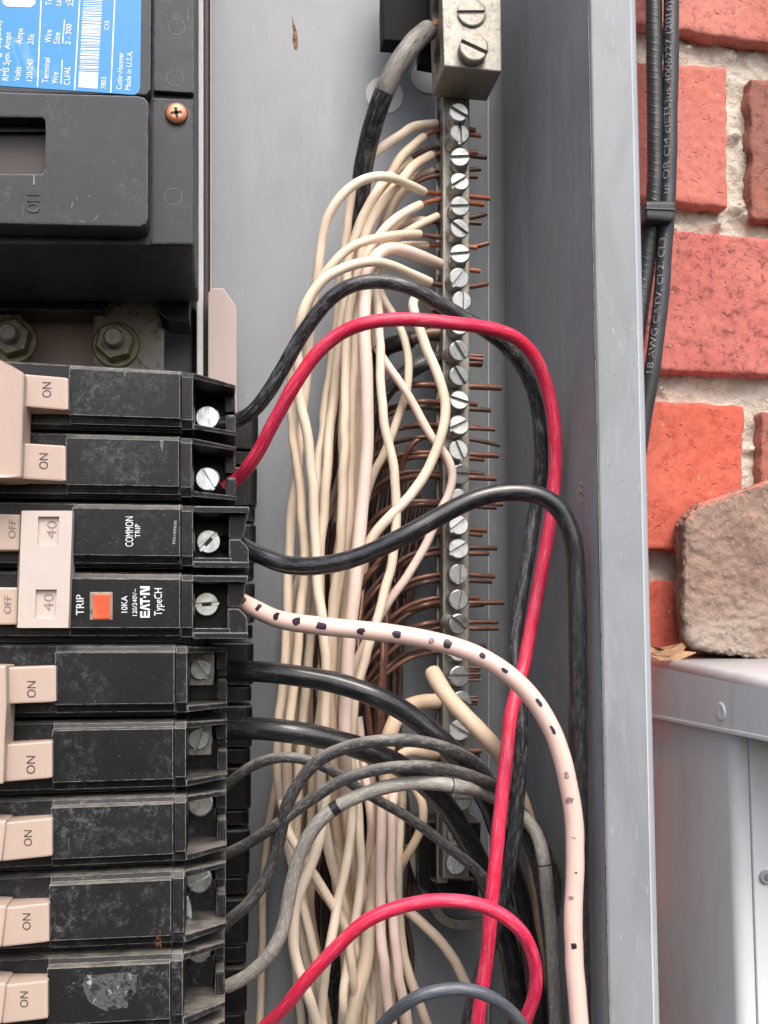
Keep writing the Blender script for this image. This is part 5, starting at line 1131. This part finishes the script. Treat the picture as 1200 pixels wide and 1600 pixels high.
# body with rounded vertical corner and a front cover
XB = XH+2.0; yb = PX(1149, 1350, XB).y
prf = [(XB, 12), (XB, -yb*0+yb+4)]+[(XB+4-4*math.cos(a), yb+4-4*math.sin(a)) for a in [R(x) for x in range(15, 91, 15)]]+[(XB+5.2, yb)]
vs = [(x, y, z) for z in (pz-300, pz) for x, y in prf]; n = len(prf); mb = MB()
mb.add(vs, [[i, i+1, n+i+1, n+i] for i in range(n-1)], True); mb.build('body', MAT['paint_white'], met)
mb = MB(); box_geo(mb, XB+5.4, XB+220, yb-1.2, yb+4, pz-300, pz); mb.build('front_cover', MAT['paint_white'], met, .4)
mb = MB(); box_geo(mb, XB+4.6, XB+5.7, yb+2.5, yb+6, pz-300, pz); mb.build('cover_gap', MAT['black_deep'], met)
d = ray(1196, 1370); t = (yb-1.4-CAM.y)/d.y; c = CAM+d*t; mb = MB()
lathe_geo(mb, (c.x, c.z), [(2.1, -c.y), (2.1, -c.y+.9), (1.8, -c.y+1.2)], 24, True); so_ = mb.build('cover_screw', MAT['paint_edge'], met)
mb = MB(); lathe_geo(mb, (c.x, c.z), [(1.15, -c.y+1.1), (1.15, -c.y+1.24)], 20); mb.build('screw_recess', MAT['bus'], so_)

# loose stone on the lid
bm = bmesh.new()
out = [(1074, 808), (1082, 798), (1098, 784), (1130, 774), (1165, 762), (1205, 752), (1300, 730), (1420, 740), (1430, 1040), (1300, 1044), (1200, 1034), (1150, 1026), (1100, 1020), (1084, 1012), (1074, 1000), (1069, 950), (1070, 890), (1070, 840)]
HS = 8
fr = [bm.verts.new(P(x, y, HS)) for x, y in out]
bk = [bm.verts.new(Vector((v.co.x+(3 if i > 0 else 2), -(HS-17), v.co.z))) for i, v in enumerate(fr)]
bm.faces.new(fr); bm.faces.new(bk[::-1])
for i in range(len(fr)): bm.faces.new([fr[i], bk[i], bk[(i+1) % len(fr)], fr[(i+1) % len(fr)]])
bmesh.ops.recalc_face_normals(bm, faces=bm.faces)
bmesh.ops.bevel(bm, geom=[e for e in bm.edges if e.calc_face_angle(0) > .6], offset=1.8, segments=2, affect='EDGES', profile=.5)
bmesh.ops.triangulate(bm, faces=bm.faces)
for _ in range(7):
    es = [e for e in bm.edges if e.calc_length() > 1.3]
    if not es: break
    bmesh.ops.subdivide_edges(bm, edges=es, cuts=1); bmesh.ops.triangulate(bm, faces=[f for f in bm.faces if len(f.verts) > 3])
bm.normal_update()
mv = []
for v in bm.verts:
    p = v.co; e = noise.noise(p*.06)*1.4+noise.noise(p*.2+Vector((5, 0, 0)))*.8+noise.noise(p*.45)*.8+noise.noise(p*1.0)*.35
    mv.append(p+v.normal*e)
for v, p in zip(bm.verts, mv): v.co = p
mb = MB(); bm.verts.index_update(); mb.add([v.co.copy() for v in bm.verts], [[v.index for v in f.verts] for f in bm.faces], True); bm.free()
tag(mb.build('stone', MAT['stone']), 'rough brown broken stone lying on the pale grey lid against the bricks', 'stone')
# leaf litter
def leaf(pts, label, seed):
    mb = MB(); q = [P(*p) for p in pts]; n = len(q); c = sum(q, Vector())/n; c.y -= 1.2
    vs = [c]+q+[v+Vector((0, 0, -.25)) for v in [c]+q]
    mb.add(vs, [[0, 1+k, 1+(k+1) % n] for k in range(n)]+[[n+1, n+2+(k+1) % n, n+2+k] for k in range(n)]+[[1+k, n+2+k, n+2+(k+1) % n, 1+(k+1) % n] for k in range(n)])
    return tag(mb.build('dry_leaf', MAT['leaf']), label, 'leaf', 'dry leaves beside the stone')
leaf([(1015, 1008, 4), (1032, 1012, 8), (1052, 1008, 6), (1066, 1003, 3), (1056, 1016, 5), (1046, 1024, 8), (1026, 1024, 8), (1010, 1018, 5)], 'tan dry leaf between the box rim and the stone', 1)
leaf([(1048, 1014, 6), (1066, 1004, 5), (1074, 1007, 5), (1060, 1020, 8), (1088, 1019, 9), (1070, 1027, 10), (1046, 1027, 9)], 'curled grey brown leaf tucked under the left corner of the stone', 2)
leaf([(1015, 1024, 8), (1040, 1026, 10), (1068, 1028, 11), (1060, 1031, 12), (1030, 1031, 12)], 'flat dark leaf fragment on the lid just below the tan leaf', 3)

for o in bpy.data.objects:
    if '_o' in o: del o['_o']
print('objects', len(bpy.data.objects), 'tris', sum(len(o.data.loop_triangles) if False else sum(len(p.vertices)-2 for p in o.data.polygons) for o in bpy.data.objects if o.type == 'MESH'))
